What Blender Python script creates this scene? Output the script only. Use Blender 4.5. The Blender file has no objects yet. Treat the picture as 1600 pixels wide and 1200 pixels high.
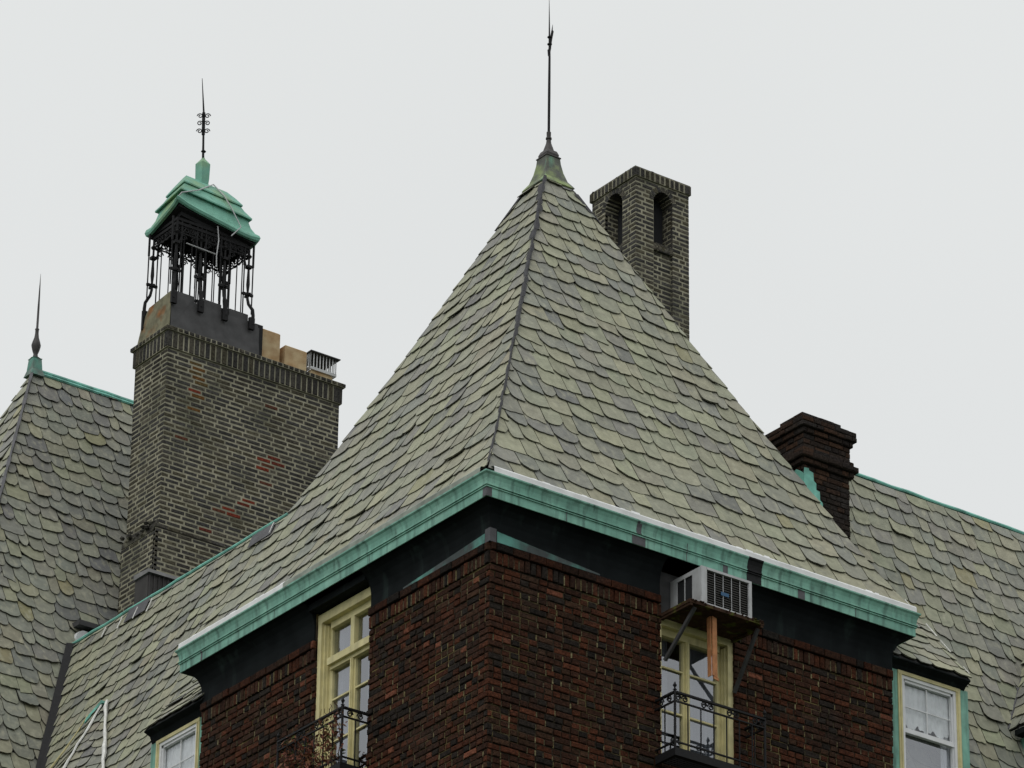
import bpy, math, random
from mathutils import Vector, Matrix
from math import sin, cos, pi, sqrt, radians
SC = bpy.context.scene
COL = SC.collection

# ------------------------------------------------------------------ camera
cd = bpy.data.cameras.new("camera")
cam = bpy.data.objects.new("camera", cd); COL.objects.link(cam)
cd.sensor_width = 36.0; cd.lens = 7500 / 1600 * 36.0
cd.clip_start = 1.0; cd.clip_end = 5000.0
TH, ROLL, AZ = radians(27.053), radians(0.754), radians(53.857)
Fv = Vector((cos(TH) * cos(AZ), cos(TH) * sin(AZ), sin(TH)))
R0 = Vector((sin(AZ), -cos(AZ), 0)); U0 = R0.cross(Fv)
Rv = cos(ROLL) * R0 + sin(ROLL) * U0; Uv = -sin(ROLL) * R0 + cos(ROLL) * U0
m = Matrix.Identity(4)
for i in range(3):
    m[i][0], m[i][1], m[i][2] = Rv[i], Uv[i], -Fv[i]
m.translation = Vector((-32.633, -45.107, 1.7))
cam.matrix_world = m
SC.camera = cam

# ------------------------------------------------------------------ sky, sun, exposure
W = bpy.data.worlds.new("World"); SC.world = W; W.use_nodes = True
nt = W.node_tree; nt.nodes.clear()
wo = nt.nodes.new("ShaderNodeOutputWorld")
sky = nt.nodes.new("ShaderNodeTexSky"); sky.sky_type = 'NISHITA'; sky.sun_disc = False
SUN_EL, SUN_AZ = radians(52), radians(205)     # azimuth measured from +X towards +Y
sky.sun_elevation = SUN_EL; sky.sun_rotation = radians(90) - SUN_AZ
hs = nt.nodes.new("ShaderNodeHueSaturation"); hs.inputs['Saturation'].default_value = 0.12
nt.links.new(sky.outputs[0], hs.inputs['Color'])
b1 = nt.nodes.new("ShaderNodeBackground"); b1.inputs[1].default_value = 0.05
nt.links.new(hs.outputs[0], b1.inputs[0])
tc = nt.nodes.new("ShaderNodeTexCoord"); sp = nt.nodes.new("ShaderNodeSeparateXYZ")
nt.links.new(tc.outputs['Generated'], sp.inputs[0])
rp = nt.nodes.new("ShaderNodeValToRGB")        # overcast sky: brighter towards the zenith
rp.color_ramp.elements[0].position = 0.0; rp.color_ramp.elements[0].color = (0.31, 0.315, 0.315, 1)
rp.color_ramp.elements[1].position = 1.0; rp.color_ramp.elements[1].color = (0.98, 0.985, 0.98, 1)
e = rp.color_ramp.elements.new(0.37); e.color = (0.560, 0.575, 0.572, 1)
e = rp.color_ramp.elements.new(0.55); e.color = (0.640, 0.655, 0.645, 1)
nt.links.new(sp.outputs[2], rp.inputs[0])
nz = nt.nodes.new("ShaderNodeTexNoise"); nz.inputs['Scale'].default_value = 5.0; nz.inputs['Detail'].default_value = 3
nt.links.new(tc.outputs['Generated'], nz.inputs['Vector'])
mr = nt.nodes.new("ShaderNodeMapRange"); mr.inputs[3].default_value = 0.95; mr.inputs[4].default_value = 1.05
nt.links.new(nz.outputs[0], mr.inputs[0])
b2 = nt.nodes.new("ShaderNodeBackground")
nt.links.new(rp.outputs[0], b2.inputs[0]); nt.links.new(mr.outputs[0], b2.inputs[1])
ad = nt.nodes.new("ShaderNodeAddShader")
nt.links.new(b1.outputs[0], ad.inputs[0]); nt.links.new(b2.outputs[0], ad.inputs[1])
nt.links.new(ad.outputs[0], wo.inputs[0])

sl = bpy.data.lights.new("sun", 'SUN'); sl.energy = 0.6; sl.angle = radians(35); sl.color = (1.0, 0.97, 0.92)
sun = bpy.data.objects.new("sun", sl); COL.objects.link(sun)
sd = Vector((cos(SUN_EL) * cos(SUN_AZ), cos(SUN_EL) * sin(SUN_AZ), sin(SUN_EL)))
sun.rotation_euler = sd.to_track_quat('Z', 'Y').to_euler(); sun.location = (0, 0, 80)
SC.view_settings.view_transform = 'Standard'
try: SC.view_settings.look = 'None'
except Exception: pass
SC.view_settings.exposure = 0.0; SC.view_settings.gamma = 1.0

# ------------------------------------------------------------------ helpers
rnd = random.Random(7)
def rr(a, b): return rnd.uniform(a, b)

class MB:
    def __init__(s): s.v = []; s.f = []; s.c = []; s.cur = (1, 1, 1)
    def add(s, vs, fs, col=None):
        n = len(s.v); c = col or s.cur
        s.v += [tuple(p) for p in vs]; s.c += [c] * len(vs)
        s.f += [tuple(i + n for i in f) for f in fs]
    def box(s, a, b, col=None):
        x0, y0, z0 = [min(a[i], b[i]) for i in range(3)]; x1, y1, z1 = [max(a[i], b[i]) for i in range(3)]
        s.add([(x0,y0,z0),(x1,y0,z0),(x1,y1,z0),(x0,y1,z0),(x0,y0,z1),(x1,y0,z1),(x1,y1,z1),(x0,y1,z1)],
              [(0,3,2,1),(4,5,6,7),(0,1,5,4),(1,2,6,5),(2,3,7,6),(3,0,4,7)], col)
    def obox(s, o, u, v, w, col=None):
        o, u, v, w = Vector(o), Vector(u), Vector(v), Vector(w)
        s.add([o, o+u, o+u+v, o+v, o+w, o+u+w, o+u+v+w, o+v+w],
              [(0,3,2,1),(4,5,6,7),(0,1,5,4),(1,2,6,5),(2,3,7,6),(3,0,4,7)], col)
    def bar(s, p, q, w, h=None, up=(0,0,1), col=None):
        p, q = Vector(p), Vector(q); d = (q - p).normalized(); h = h or w
        a = d.cross(Vector(up))
        if a.length < 1e-4: a = d.cross(Vector((1,0,0)))
        a.normalize(); b = a.cross(d).normalized()
        s.obox(p - a*w/2 - b*h/2, q - p, a*w, b*h, col)
    def tube(s, pts, rad, n=8, col=None, cap=True):
        pts = [Vector(p) for p in pts]
        rad = rad if isinstance(rad, (list, tuple)) else [rad] * len(pts)
        vs = []; fs = []; a = None
        for i, p in enumerate(pts):
            d = (pts[min(i+1, len(pts)-1)] - pts[max(i-1, 0)]).normalized()
            if a is None:
                a = d.cross(Vector((0,0,1)))
                if a.length < 1e-3: a = d.cross(Vector((1,0,0)))
            else: a = a - d * a.dot(d)
            a.normalize(); b = d.cross(a)
            for k in range(n):
                t = 2*pi*k/n; vs.append(p + (a*cos(t) + b*sin(t)) * rad[i])
        for i in range(len(pts)-1):
            for k in range(n):
                k2 = (k+1) % n
                fs.append((i*n+k, i*n+k2, (i+1)*n+k2, (i+1)*n+k))
        if cap:
            fs.append(tuple(reversed(range(n)))); fs.append(tuple(range((len(pts)-1)*n, len(pts)*n)))
        s.add(vs, fs, col)
    def lathe(s, c, prof, n=16, col=None):
        vs = []; fs = []
        for r, z in prof:
            for k in range(n):
                t = 2*pi*k/n; vs.append((c[0]+r*cos(t), c[1]+r*sin(t), c[2]+z))
        for i in range(len(prof)-1):
            for k in range(n):
                k2 = (k+1) % n; fs.append((i*n+k, i*n+k2, (i+1)*n+k2, (i+1)*n+k))
        fs.append(tuple(range((len(prof)-1)*n, len(prof)*n))); fs.append(tuple(reversed(range(n))))
        s.add(vs, fs, col)
    def rings(s, rings, col=None, cap=True):
        n = len(rings[0]); vs = [p for r in rings for p in r]; fs = []
        for i in range(len(rings)-1):
            for k in range(n):
                k2 = (k+1) % n; fs.append((i*n+k, i*n+k2, (i+1)*n+k2, (i+1)*n+k))
        if cap:
            fs.append(tuple(reversed(range(n)))); fs.append(tuple(range((len(rings)-1)*n, len(rings)*n)))
        s.add(vs, fs, col)
    def prism(s, poly, ext, col=None):
        n = len(poly); e = Vector(ext); p = [Vector(q) for q in poly]
        s.add(p + [q + e for q in p], [tuple(reversed(range(n))), tuple(range(n, 2*n))] +
              [(i, (i+1) % n, (i+1) % n + n, i + n) for i in range(n)], col)
    def build(s, name, mat, parent=None, smooth=False):
        me = bpy.data.meshes.new(name); me.from_pydata(s.v, [], s.f); me.update()
        at = me.color_attributes.new("Col", 'FLOAT_COLOR', 'POINT')
        flat = [x for c in s.c for x in (c[0], c[1], c[2], 1.0)]
        at.data.foreach_set("color", flat)
        me.materials.append(mat)
        if smooth: me.polygons.foreach_set("use_smooth", [True] * len(me.polygons))
        o = bpy.data.objects.new(name, me); COL.objects.link(o)
        if parent: o.parent = parent
        return o

def tag(o, label=None, cat=None, group=None, kind=None):
    if label: o["label"] = label
    if cat: o["category"] = cat
    if group: o["group"] = group
    if kind: o["kind"] = kind
    return o
def thing(name, label, cat, loc=(0,0,0), group=None):
    o = bpy.data.objects.new(name, None); COL.objects.link(o); o.empty_display_size = .2
    return tag(o, label, cat, group)

# ------------------------------------------------------------------ materials
def mat(name, col=None, var=.25, nscale=3.0, rough=.8, bump=.0, bscale=40.0, spec=.3, metal=0.0, col2=None, c2scale=1.5, c2lo=.45, c2hi=.65,
        streak=None, streak_lo=.5, streak_hi=.7, sscale=(6,6,.7)):
    """col None: colour from the per-piece attribute. col2: patchy second colour. streak: vertical run marks."""
    m = bpy.data.materials.new(name); m.use_nodes = True; t = m.node_tree; N = t.nodes; L = t.links
    b = N["Principled BSDF"]; b.inputs['Roughness'].default_value = rough; b.inputs['Metallic'].default_value = metal
    b.inputs['Specular IOR Level'].default_value = spec
    tc = N.new("ShaderNodeTexCoord")
    if col is None:
        a = N.new("ShaderNodeAttribute"); a.attribute_name = "Col"; src = a.outputs['Color']
    else:
        a = N.new("ShaderNodeRGB"); a.outputs[0].default_value = (*col, 1); src = a.outputs[0]
    def noise(scale, detail=5, vec=None):
        n = N.new("ShaderNodeTexNoise"); n.inputs['Scale'].default_value = scale; n.inputs['Detail'].default_value = detail
        L.new(vec or tc.outputs['Object'], n.inputs['Vector']); return n.outputs[0]
    def rng(x, lo, hi, a, b_):
        r = N.new("ShaderNodeMapRange"); r.inputs[1].default_value = lo; r.inputs[2].default_value = hi
        r.inputs[3].default_value = a; r.inputs[4].default_value = b_; L.new(x, r.inputs[0]); return r.outputs[0]
    def mix(f, c1, c2, mode='MIX'):
        x = N.new("ShaderNodeMix"); x.data_type = 'RGBA'; x.blend_type = mode
        if isinstance(f, float): x.inputs[0].default_value = f
        else: L.new(f, x.inputs[0])
        for i, c in ((6, c1), (7, c2)):
            if isinstance(c, tuple): x.inputs[i].default_value = (*c, 1)
            else: L.new(c, x.inputs[i])
        return x.outputs[2]
    if col2: src = mix(rng(noise(c2scale), c2lo, c2hi, 0, 1), src, col2)
    if streak:
        mp = N.new("ShaderNodeMapping"); mp.inputs['Scale'].default_value = sscale
        L.new(tc.outputs['Object'], mp.inputs[0])
        src = mix(rng(noise(1.0, 6, mp.outputs[0]), streak_lo, streak_hi, 0, 1), src, streak)
    f = rng(noise(nscale, 8), .3, .7, 1 - var, 1 + var)
    cb = N.new("ShaderNodeCombineColor")
    for i in range(3): L.new(f, cb.inputs[i])
    src = mix(1.0, src, cb.outputs[0], 'MULTIPLY')
    L.new(src, b.inputs['Base Color'])
    if bump:
        bp = N.new("ShaderNodeBump"); bp.inputs['Strength'].default_value = bump; bp.inputs['Distance'].default_value = .02
        L.new(noise(bscale, 6), bp.inputs['Height']); L.new(bp.outputs[0], b.inputs['Normal'])
    return m

M = {}
M['slate'] = mat('slate', None, .16, 9, .62, .35, 30, .35, streak=(.36,.355,.26), streak_lo=.52, streak_hi=.85, sscale=(11,11,2.4), col2=(.15,.155,.125), c2scale=3.5, c2lo=.60, c2hi=.82)
M['under'] = mat('roof_underlay', (.025,.025,.024), .2, 4, .95)
M['brick'] = mat('brick', None, .50, 26, .92, .9, 50, .12, col2=(.022,.019,.016), c2scale=1.1, c2lo=.52, c2hi=.80)
M['mortar_old'] = mat('old_mortar', (.035,.028,.02), .4, 10, .95, .5, 60, .1, col2=(.17,.135,.055), c2scale=1.5, c2lo=.50, c2hi=.66)
M['mortar_grey'] = mat('grey_mortar', (.315,.30,.225), .25, 8, .95, .4, 60, .1, col2=(.14,.14,.10), c2scale=1.3, c2lo=.45, c2hi=.7)
M['mortar_black'] = mat('sooty_mortar', (.03,.024,.02), .4, 10, .95, .5, 60, .1)
M['copper'] = mat('verdigris_copper', (.185,.395,.315), .22, 5, .68, .1, 20, .3, streak=(.05,.10,.085), streak_lo=.50, streak_hi=.78, sscale=(11,11,1.3), col2=(.24,.46,.37), c2scale=2.2, c2lo=.45, c2hi=.7)
M['copper_pale'] = mat('pale_verdigris', (.20,.52,.43), .2, 6, .65, .1, 20, .3, col2=(.12,.30,.25), c2scale=4)
M['copper_cap'] = mat('cupola_copper', (.16,.385,.295), .15, 4, .6, .05, 20, .35, col2=(.25,.33,.12), c2scale=1.1, c2lo=.5, c2hi=.7, streak=(.06,.14,.08), streak_lo=.60, streak_hi=.85, sscale=(9,9,.8))
M['cap_lead'] = mat('stained_copper_cap', (.105,.115,.095), .3, 6, .6, .1, 20, .35, col2=(.20,.26,.10), c2scale=3.0, c2lo=.42, c2hi=.6, streak=(.16,.36,.25), streak_lo=.56, streak_hi=.7, sscale=(8,8,.8))
M['lead'] = mat('dull_lead', (.075,.075,.082), .3, 8, .6, .2, 30, .4)
M['hip'] = mat('black_lead_hip', (.042,.042,.046), .4, 9, .7, .2, 30, .25)
M['lip'] = mat('pale_lead_edge', (.72,.73,.73), .12, 5, .5, .05, 20, .4)
M['lip_old'] = mat('weathered_lead_edge', (.25,.28,.24), .3, 6, .7, .1, 20, .3)
M['frieze'] = mat('dark_painted_frieze', (.0110,.0135,.0145), .3, 3, .85, .1, 12, .05, streak=(.03,.045,.042), streak_lo=.58, streak_hi=.85, sscale=(5,5,.6))
M['frieze_green'] = mat('bare_copper_frieze', (.10,.27,.23), .3, 5, .7, .05, 20, .3, col2=(.06,.075,.075), c2scale=2.2, c2lo=.42, c2hi=.58)
M['iron'] = mat('black_iron', (.011,.011,.012), .3, 20, .65, .1, 60, .2)
M['sheet'] = mat('grey_sheet_metal', (.062,.062,.064), .25, 6, .65, .1, 20, .3)
M['rust'] = mat('rusty_sheet', (.19,.18,.12), .3, 9, .9, .3, 40, .15, col2=(.24,.10,.035), c2scale=3.0, c2lo=.5, c2hi=.68)
M['yellow'] = mat('cream_paint', (.62,.56,.30), .15, 6, .6, .15, 30, .3, streak=(.34,.30,.17), streak_lo=.55, streak_hi=.9)
M['white'] = mat('white_paint', (.70,.71,.72), .08, 6, .45, .03, 20, .4)
M['grey_white'] = mat('grey_white_metal', (.44,.45,.46), .14, 5, .5, .03, 20, .4, streak=(.28,.27,.25), streak_lo=.55, streak_hi=.85)
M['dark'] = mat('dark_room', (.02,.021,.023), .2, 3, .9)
M['dim'] = mat('dim_room', (.16,.165,.18), .2, 3, .9)
M['curtain'] = mat('curtain_cloth', (.30,.31,.34), .1, 5, .9)
M['lace'] = mat('lace_curtain', (.66,.67,.68), .12, 8, .9)
M['clay'] = mat('clay_flue', (.42,.27,.14), .18, 5, .9, .3, 40, .1, col2=(.46,.36,.22), c2scale=2.5)
M['board'] = mat('mossy_board', (.05,.028,.018), .4, 10, .9, .3, 30, .1, col2=(.09,.10,.02), c2scale=7.0, c2lo=.55, c2hi=.65)
M['orange'] = mat('bare_wood_strip', (.42,.19,.085), .25, 12, .7, .1, 30, .2)
M['blue'] = mat('blue_badge', (.03,.10,.20), .1, 5, .5)
M['fin'] = mat('coil_fins', (.05,.047,.042), .25, 60, .5, .1, 60, .4)
M['leaf'] = mat('dry_leaves', None, .3, 20, .8)
M['asphalt'] = mat('asphalt', (.05,.05,.052), .25, 2, .9, .2, 60, .2)
M['grass'] = mat('dull_lawn', (.05,.065,.035), .3, 1, .95)
M['wallplain'] = mat('plain_brick', (.06,.03,.02), .3, 8, .9, .3, 30, .1)
M['flat'] = mat('tar_roof', (.03,.03,.031), .3, 3, .9)
M['white_line'] = mat('white_caulk', (.66,.66,.63), .15, 12, .7, .2, 30, .3)
M['galv'] = mat('galvanised_mesh', (.45,.46,.46), .15, 10, .4, .0, 20, .5, .3)

gm = bpy.data.materials.new('window_glass'); gm.use_nodes = True
t = gm.node_tree; t.nodes.clear()
o_ = t.nodes.new("ShaderNodeOutputMaterial"); mx = t.nodes.new("ShaderNodeMixShader")
gl = t.nodes.new("ShaderNodeBsdfGlossy"); gl.inputs['Roughness'].default_value = .015; gl.inputs['Color'].default_value = (.93,.95,1,1)
tr = t.nodes.new("ShaderNodeBsdfTransparent"); tr.inputs[0].default_value = (.82,.84,.86,1)
fr = t.nodes.new("ShaderNodeFresnel"); fr.inputs[0].default_value = 3.1
nzz = t.nodes.new("ShaderNodeTexNoise"); nzz.inputs['Scale'].default_value = 1.6
tcc = t.nodes.new("ShaderNodeTexCoord"); t.links.new(tcc.outputs['Object'], nzz.inputs['Vector'])
bpp = t.nodes.new("ShaderNodeBump"); bpp.inputs['Strength'].default_value = .08; bpp.inputs['Distance'].default_value = .05
t.links.new(nzz.outputs[0], bpp.inputs['Height']); t.links.new(bpp.outputs[0], gl.inputs['Normal'])
ge = t.nodes.new("ShaderNodeNewGeometry"); mm = t.nodes.new("ShaderNodeMath"); mm.operation = 'MULTIPLY_ADD'   # reflect on the outer faces only
mm.inputs[1].default_value = -1.0; mm.inputs[2].default_value = 1.0; t.links.new(ge.outputs['Backfacing'], mm.inputs[0])
m2 = t.nodes.new("ShaderNodeMath"); m2.operation = 'MULTIPLY'; t.links.new(fr.outputs[0], m2.inputs[0]); t.links.new(mm.outputs[0], m2.inputs[1])
t.links.new(m2.outputs[0], mx.inputs[0]); t.links.new(tr.outputs[0], mx.inputs[1]); t.links.new(gl.outputs[0], mx.inputs[2])
t.links.new(mx.outputs[0], o_.inputs[0]); M['glass'] = gm
g2 = gm.copy(); g2.name = 'clear_glass'; M['glass2'] = g2
for n_ in g2.node_tree.nodes:
    if n_.type == 'FRESNEL': n_.inputs[0].default_value = 1.9
    if n_.type == 'BSDF_TRANSPARENT': n_.inputs[0].default_value = (.97,.98,.98,1)

# ------------------------------------------------------------------ slates
PAL = [tuple((x*.86 + .14*sum(c)/3)*.91 for x in c) for c in [(.315,.318,.208), (.290,.294,.205), (.258,.263,.204), (.236,.241,.196), (.325,.326,.212), (.276,.280,.193), (.222,.227,.190), (.295,.287,.190), (.170,.172,.156), (.30,.285,.15)]]
PW = [6, 6, 5, 4, 4, 5, 3, 2, .8, .5]
PAL_SHADE = [tuple((x*.88 + .12*sum(c)/3)*.94 for x in c) for c in [(.235,.243,.180), (.212,.218,.176), (.188,.194,.160), (.258,.260,.168), (.170,.175,.150), (.228,.219,.155), (.135,.137,.132), (.25,.235,.12)]]  # darker slates: shade of the -Y roof faces put into the colour
PW_SHADE = [5, 6, 5, 4, 4, 3, .8, .6]
def clip(poly, ax, ay, bx, by):
    """keep the part of poly on the left of a->b"""
    out = []; n = len(poly)
    def sd_(p): return (bx-ax)*(p[1]-ay) - (by-ay)*(p[0]-ax)
    for i in range(n):
        p, q = poly[i], poly[(i+1) % n]; dp, dq = sd_(p), sd_(q)
        if dp >= 0: out.append(p)
        if (dp >= 0) != (dq >= 0):
            k = dp/(dp-dq); out.append((p[0]+(q[0]-p[0])*k, p[1]+(q[1]-p[1])*k))
    return out
def slates(mb, pm, vmax, left, right, e0, e1, w0, w1, pal=PAL, pw=PW, rounded=.3, lift=.032, thick=.016, cutdir=0, v0=0.0, ends=()):
    v = v0
    while v < vmax - .03:
        k = v / vmax; e = (e0 + (e1 - e0)*k); wm = w0 + (w1 - w0)*k
        vt = min(v + e*1.36, vmax)
        L0, L1, R_0, R_1 = left(v-.05), left(vt), right(v-.05), right(vt)
        u = min(L0, L1) - rr(0, wm); uend = max(R_0, R_1)
        while u < uend:
            w = wm * rr(.60, 1.45); x0, x1 = u + .0065, u + w - .0065; u += w
            vb = v + (rr(-.03, .03) + .016*sin(u*1.7 + v*5.1)) * (e/.3)
            a = [ (x0, vt) ]
            big = rnd.random(); rag = 2.6 if rnd.random() < .09 else 1.0; shear = rr(-.012, .012)
            if rnd.random() < .04: vb += e*rr(-.10, .14)
            cl = e*rr(.14,.40) if rnd.random() < (.85 if cutdir < 0 else .6 if cutdir == 0 else .10) else e*rr(0,.05)
            cr = e*rr(.14,.40) if rnd.random() < (.85 if cutdir > 0 else .6 if cutdir == 0 else .10) else e*rr(0,.05)
            if big < rounded: cl, cr = e*rr(.28,.48), e*rr(.28,.48)
            wl, wr_ = w*rr(.14,.34), w*rr(.14,.34)
            sl_ = rr(-.036, .036) * (e/.3)
            a += [(x0, vb+cl+sl_), (x0+wl*.4, vb+cl*.42+sl_), (x0+wl, vb+cl*.08+rr(-.006,.006)*rag+sl_*.5)]
            for q in range(2):
                a.append((x0+wl+(x1-wr_-x0-wl)*(q+1)/3, vb+rr(-.014,.014)*rag))
            a += [(x1-wr_, vb+cr*.08+rr(-.006,.006)-sl_*.5), (x1-wr_*.4, vb+cr*.42-sl_), (x1, vb+cr-sl_), (x1, vt)]
            a = clip(a, L1, vt, L0, v-.05)         # right of the left edge
            if len(a) > 2: a = clip(a, R_0, v-.05, R_1, vt)
            if len(a) < 3: continue
            bm = rr(.9, 1.1); c = rnd.choices(pal, pw)[0]; c = tuple(x*bm*rr(.97,1.03) for x in c)
            lf = lift*rr(.8, 1.25); th_ = thick*rr(.75, 1.2)
            if rnd.random() < .05: lf *= 1.5
            tilt = rr(-.006,.006)
            top = []; bot = []
            for (x, y) in a:
                q = (y - vb)/max(vt - vb, .01); h = lf + (.006 - lf)*q + tilt*((x-x0)/w-.5)
                top.append(pm(x, y, h)); bot.append(pm(x, y, h - th_))
            n = len(a)
            mb.add(top, [tuple(range(n))], c)
            ec = tuple(x*.34 for x in c)            # edge colour darkened: joint shadow painted in, with grime
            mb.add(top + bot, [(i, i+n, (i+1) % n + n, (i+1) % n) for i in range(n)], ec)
        v += e*rr(.94,1.06)
def plane_map(O, Uu, Vv):
    O = Vector(O); Uu = Vector(Uu).normalized(); Vv = Vector(Vv).normalized()
    Nn = Uu.cross(Vv).normalized()
    return lambda u, v, h: O + Uu*u + Vv*v + Nn*h
def poly_slates(mb, ub, O, Uu, Vv, poly, e, w, **kw):
    """slates over a convex polygon given in 3D on the plane O,U,V"""
    O = Vector(O); Uu = Vector(Uu).normalized(); Vv = Vector(Vv).normalized(); pm = plane_map(O, Uu, Vv)
    P = [((Vector(p)-O).dot(Uu), (Vector(p)-O).dot(Vv)) for p in poly]
    vm = max(p[1] for p in P); v0 = min(p[1] for p in P)
    def lim(v, lo):
        v = min(max(v, v0+1e-4), vm-1e-4); xs = []
        for i in range(len(P)):
            p, q = P[i], P[(i+1) % len(P)]
            if (p[1]-v)*(q[1]-v) <= 0 and abs(p[1]-q[1]) > 1e-9:
                xs.append(p[0]+(q[0]-p[0])*(v-p[1])/(q[1]-p[1]))
        return (min if lo else max)(xs) if xs else 0
    slates(mb, pm, vm, lambda v: lim(v, True), lambda v: lim(v, False), e, e, w, w, v0=v0, **kw)
    ub.add([pm(p[0], p[1], -.012) for p in P], [tuple(range(len(P)))])

# ------------------------------------------------------------------ bricks
def pick_tower():
    q = rnd.random()
    if q < .34: c = (.068,.030,.018)
    elif q < .60: c = (.105,.036,.018)
    elif q < .78: c = (.036,.028,.023)
    elif q < .92: c = (.080,.041,.024)
    elif q < .985: c = (.135,.046,.024)
    else: c = (.26,.095,.055)
    k = rr(.72,1.28)*.56; return tuple(x*k for x in c)
def pick_chim():
    c = rnd.choice([(.062,.058,.048), (.050,.048,.043), (.072,.066,.052), (.042,.041,.039), (.066,.060,.042), (.055,.053,.049)])
    k = rr(.8,1.2)*1.18; return tuple(x*k for x in c)
def pick_soot():
    c = rnd.choice([(.030,.022,.018), (.024,.019,.017), (.040,.024,.017), (.05,.028,.018), (.028,.024,.022)])
    k = rr(.8,1.2); return tuple(x*k for x in c)
def bricks(mb, O, Uu, Nn, Wd, z0, z1, course, bl, pick, iv=None, joint=.014, proud=(.0,.012), bond='english', vert=False, endj=.0, colf=None, vj=None, perp=0):
    """lay bricks on a wall face: u along Uu from O, rows in z"""
    O = Vector(O); Uu = Vector(Uu); Nn = Vector(Nn)
    row = 0; z = z1; vj = vj or joint
    while z > z0 + .02:
        zt, zb = z - joint/2, max(z - course + joint/2, z0)
        zm = (zt+zb)/2
        for (a, b) in (iv(zm) if iv else [(0, Wd)]):
            lens = bl/2 if (bond == 'english' and row % 2) or vert else bl
            u = a - (lens*.5 if row % 2 and not vert else lens*.25 if not vert else 0)
            while u < b - .01:
                ln = lens * rr(.93, 1.07)
                if bond == 'running': ln = bl*rr(.97,1.03) if rnd.random() < .93 else bl*.5
                if bond == 'flemish': ln = bl*rr(.95,1.05) if rnd.random() < .72 else bl*.5
                if bond == 'english' and not vert and rnd.random() < (.38 if row % 2 == 0 else .10): ln = bl/2 if row % 2 == 0 else bl
                x0, x1 = max(u, a), min(u+ln, b)
                u += ln
                if perp and u < b - .02 and rnd.random() < perp:
                    pc = rnd.choice([(.15,.125,.06),(.12,.105,.06),(.19,.165,.09),(.08,.065,.04),(.06,.05,.03)]); hz = rr(.75,1.0)
                    mb.obox(O+Uu*(u-vj*.52)+Nn*(-.03)+Vector((0,0,zb-joint*.3)), Uu*(vj*1.04), Nn*(.03+proud[0]+rr(.0,.006)), Vector((0,0,(zt-zb+joint*.5)*hz)), pc)
                if x1 - x0 < .025: continue
                if x0 == a: x0 -= rr(0, endj)
                else: x0 += vj/2
                if x1 == b: x1 += rr(0, endj)
                else: x1 -= vj/2
                p = rr(*proud); dz = rr(-.002,.002)
                c = (colf(x0, zm) if colf else None) or pick()
                s1, s2, t1, t2 = [rr(0,.004) for _ in range(4)]
                q = .006
                base = O + Nn*(-.05)
                f = [O+Uu*(x0+s1+q)+Nn*p+Vector((0,0,zb+dz+t1+q)), O+Uu*(x1-s2-q)+Nn*p+Vector((0,0,zb+dz+t2+q)),
                     O+Uu*(x1-s1-q)+Nn*p+Vector((0,0,zt+dz-t1-q)), O+Uu*(x0+s2+q)+Nn*p+Vector((0,0,zt+dz-t2-q))]
                g = [O+Uu*x0+Nn*(p-q)+Vector((0,0,zb+dz)), O+Uu*x1+Nn*(p-q)+Vector((0,0,zb+dz)),
                     O+Uu*x1+Nn*(p-q)+Vector((0,0,zt+dz)), O+Uu*x0+Nn*(p-q)+Vector((0,0,zt+dz))]
                h = [v - Nn*(.05+p) for v in g]
                fs = [(0,1,2,3)]
                for i in range(4):
                    j = (i+1) % 4; fs += [(i+4, j+4, j, i), (i+8, j+8, j+4, i+4)]
                mb.add(f+g+h, fs, c)
        z -= course; row += 1

# ------------------------------------------------------------------ ground
g = MB(); g.add([(-1500,-1500,0),(1500,-1500,0),(1500,1500,0),(-1500,1500,0)], [(0,1,2,3)])
tag(g.build('ground', M['grass']), kind='structure')
g = MB(); g.add([(-400,-50,.004),(400,-50,.004),(400,-36,.004),(-400,-36,.004)], [(0,1,2,3)])
tag(g.build('road', M['asphalt']), kind='structure')
g = MB(); g.box((-400,-36,-.1),(400,-32.5,.13)); tag(g.build('pavement', M['flat']), kind='structure')

# ================================================================== CORNER TOWER
TW, TD = 6.72, 6.70; CX, CY = TW/2, TD/2
tower = thing('corner_tower', 'dark red brick corner tower with green copper cornice and tall pyramid slate roof', 'tower')
BT = 27.86
ZB = 24.0
LW = (2.66, 3.94); RW = (2.76, 4.00)         # window openings on the two faces
# mortar backing, set 12 mm behind the brick plane
def wall_back(mb, P, W_, op, zb, zt, zo):
    d0, d1 = .0, .32
    for (a, b, z0, z1) in ((.0, op[0], zb, zt), (op[1], W_, zb, zt), (op[0], op[1], zb, zo)):
        p, q = P(a, d0, z0), P(b, d1, z1); mb.box(p, q)
PL = lambda a, b, z: (b, a, z)               # face towards -X : a = y, b = depth inwards
PR = lambda a, b, z: (a, b, z)               # face towards -Y : a = x
w = MB()
wall_back(w, lambda a, b, z: PL(max(a, .32) if a < .32 else a, b, z), TD, LW, ZB, 28.3, 25.5)
wall_back(w, PR, TW, RW, ZB, 28.3, 25.5)
w.box((TW-.3, .33, ZB), (TW, TD, 28.3)); w.box((.33, TD-.3, ZB), (TW-.31, TD, 28.3))
w.box((.33,.33,ZB),(TW-.31,TD-.31,25.2))
tw_wall = w.build('brick_wall', M['mortar_old'], tower)
b = MB()
ivL = lambda z: [(0, LW[0]), (LW[1], TD)] if z > 25.55 else [(0, TD)]
ivR = lambda z: [(0, RW[0]), (RW[1], TW)] if z > 25.55 else [(0, TW)]
kw = dict(joint=.016, proud=(.006,.03), endj=.012, vj=.020, perp=.45)
bricks(b, (0,0,0), (0,1,0), (-1,0,0), TD, ZB, 27.55, .088, .275, pick_tower, ivL, **kw)
bricks(b, (0,0,0), (1,0,0), (0,-1,0), TW, ZB, 27.55, .088, .275, pick_tower, ivR, **kw)
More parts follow.
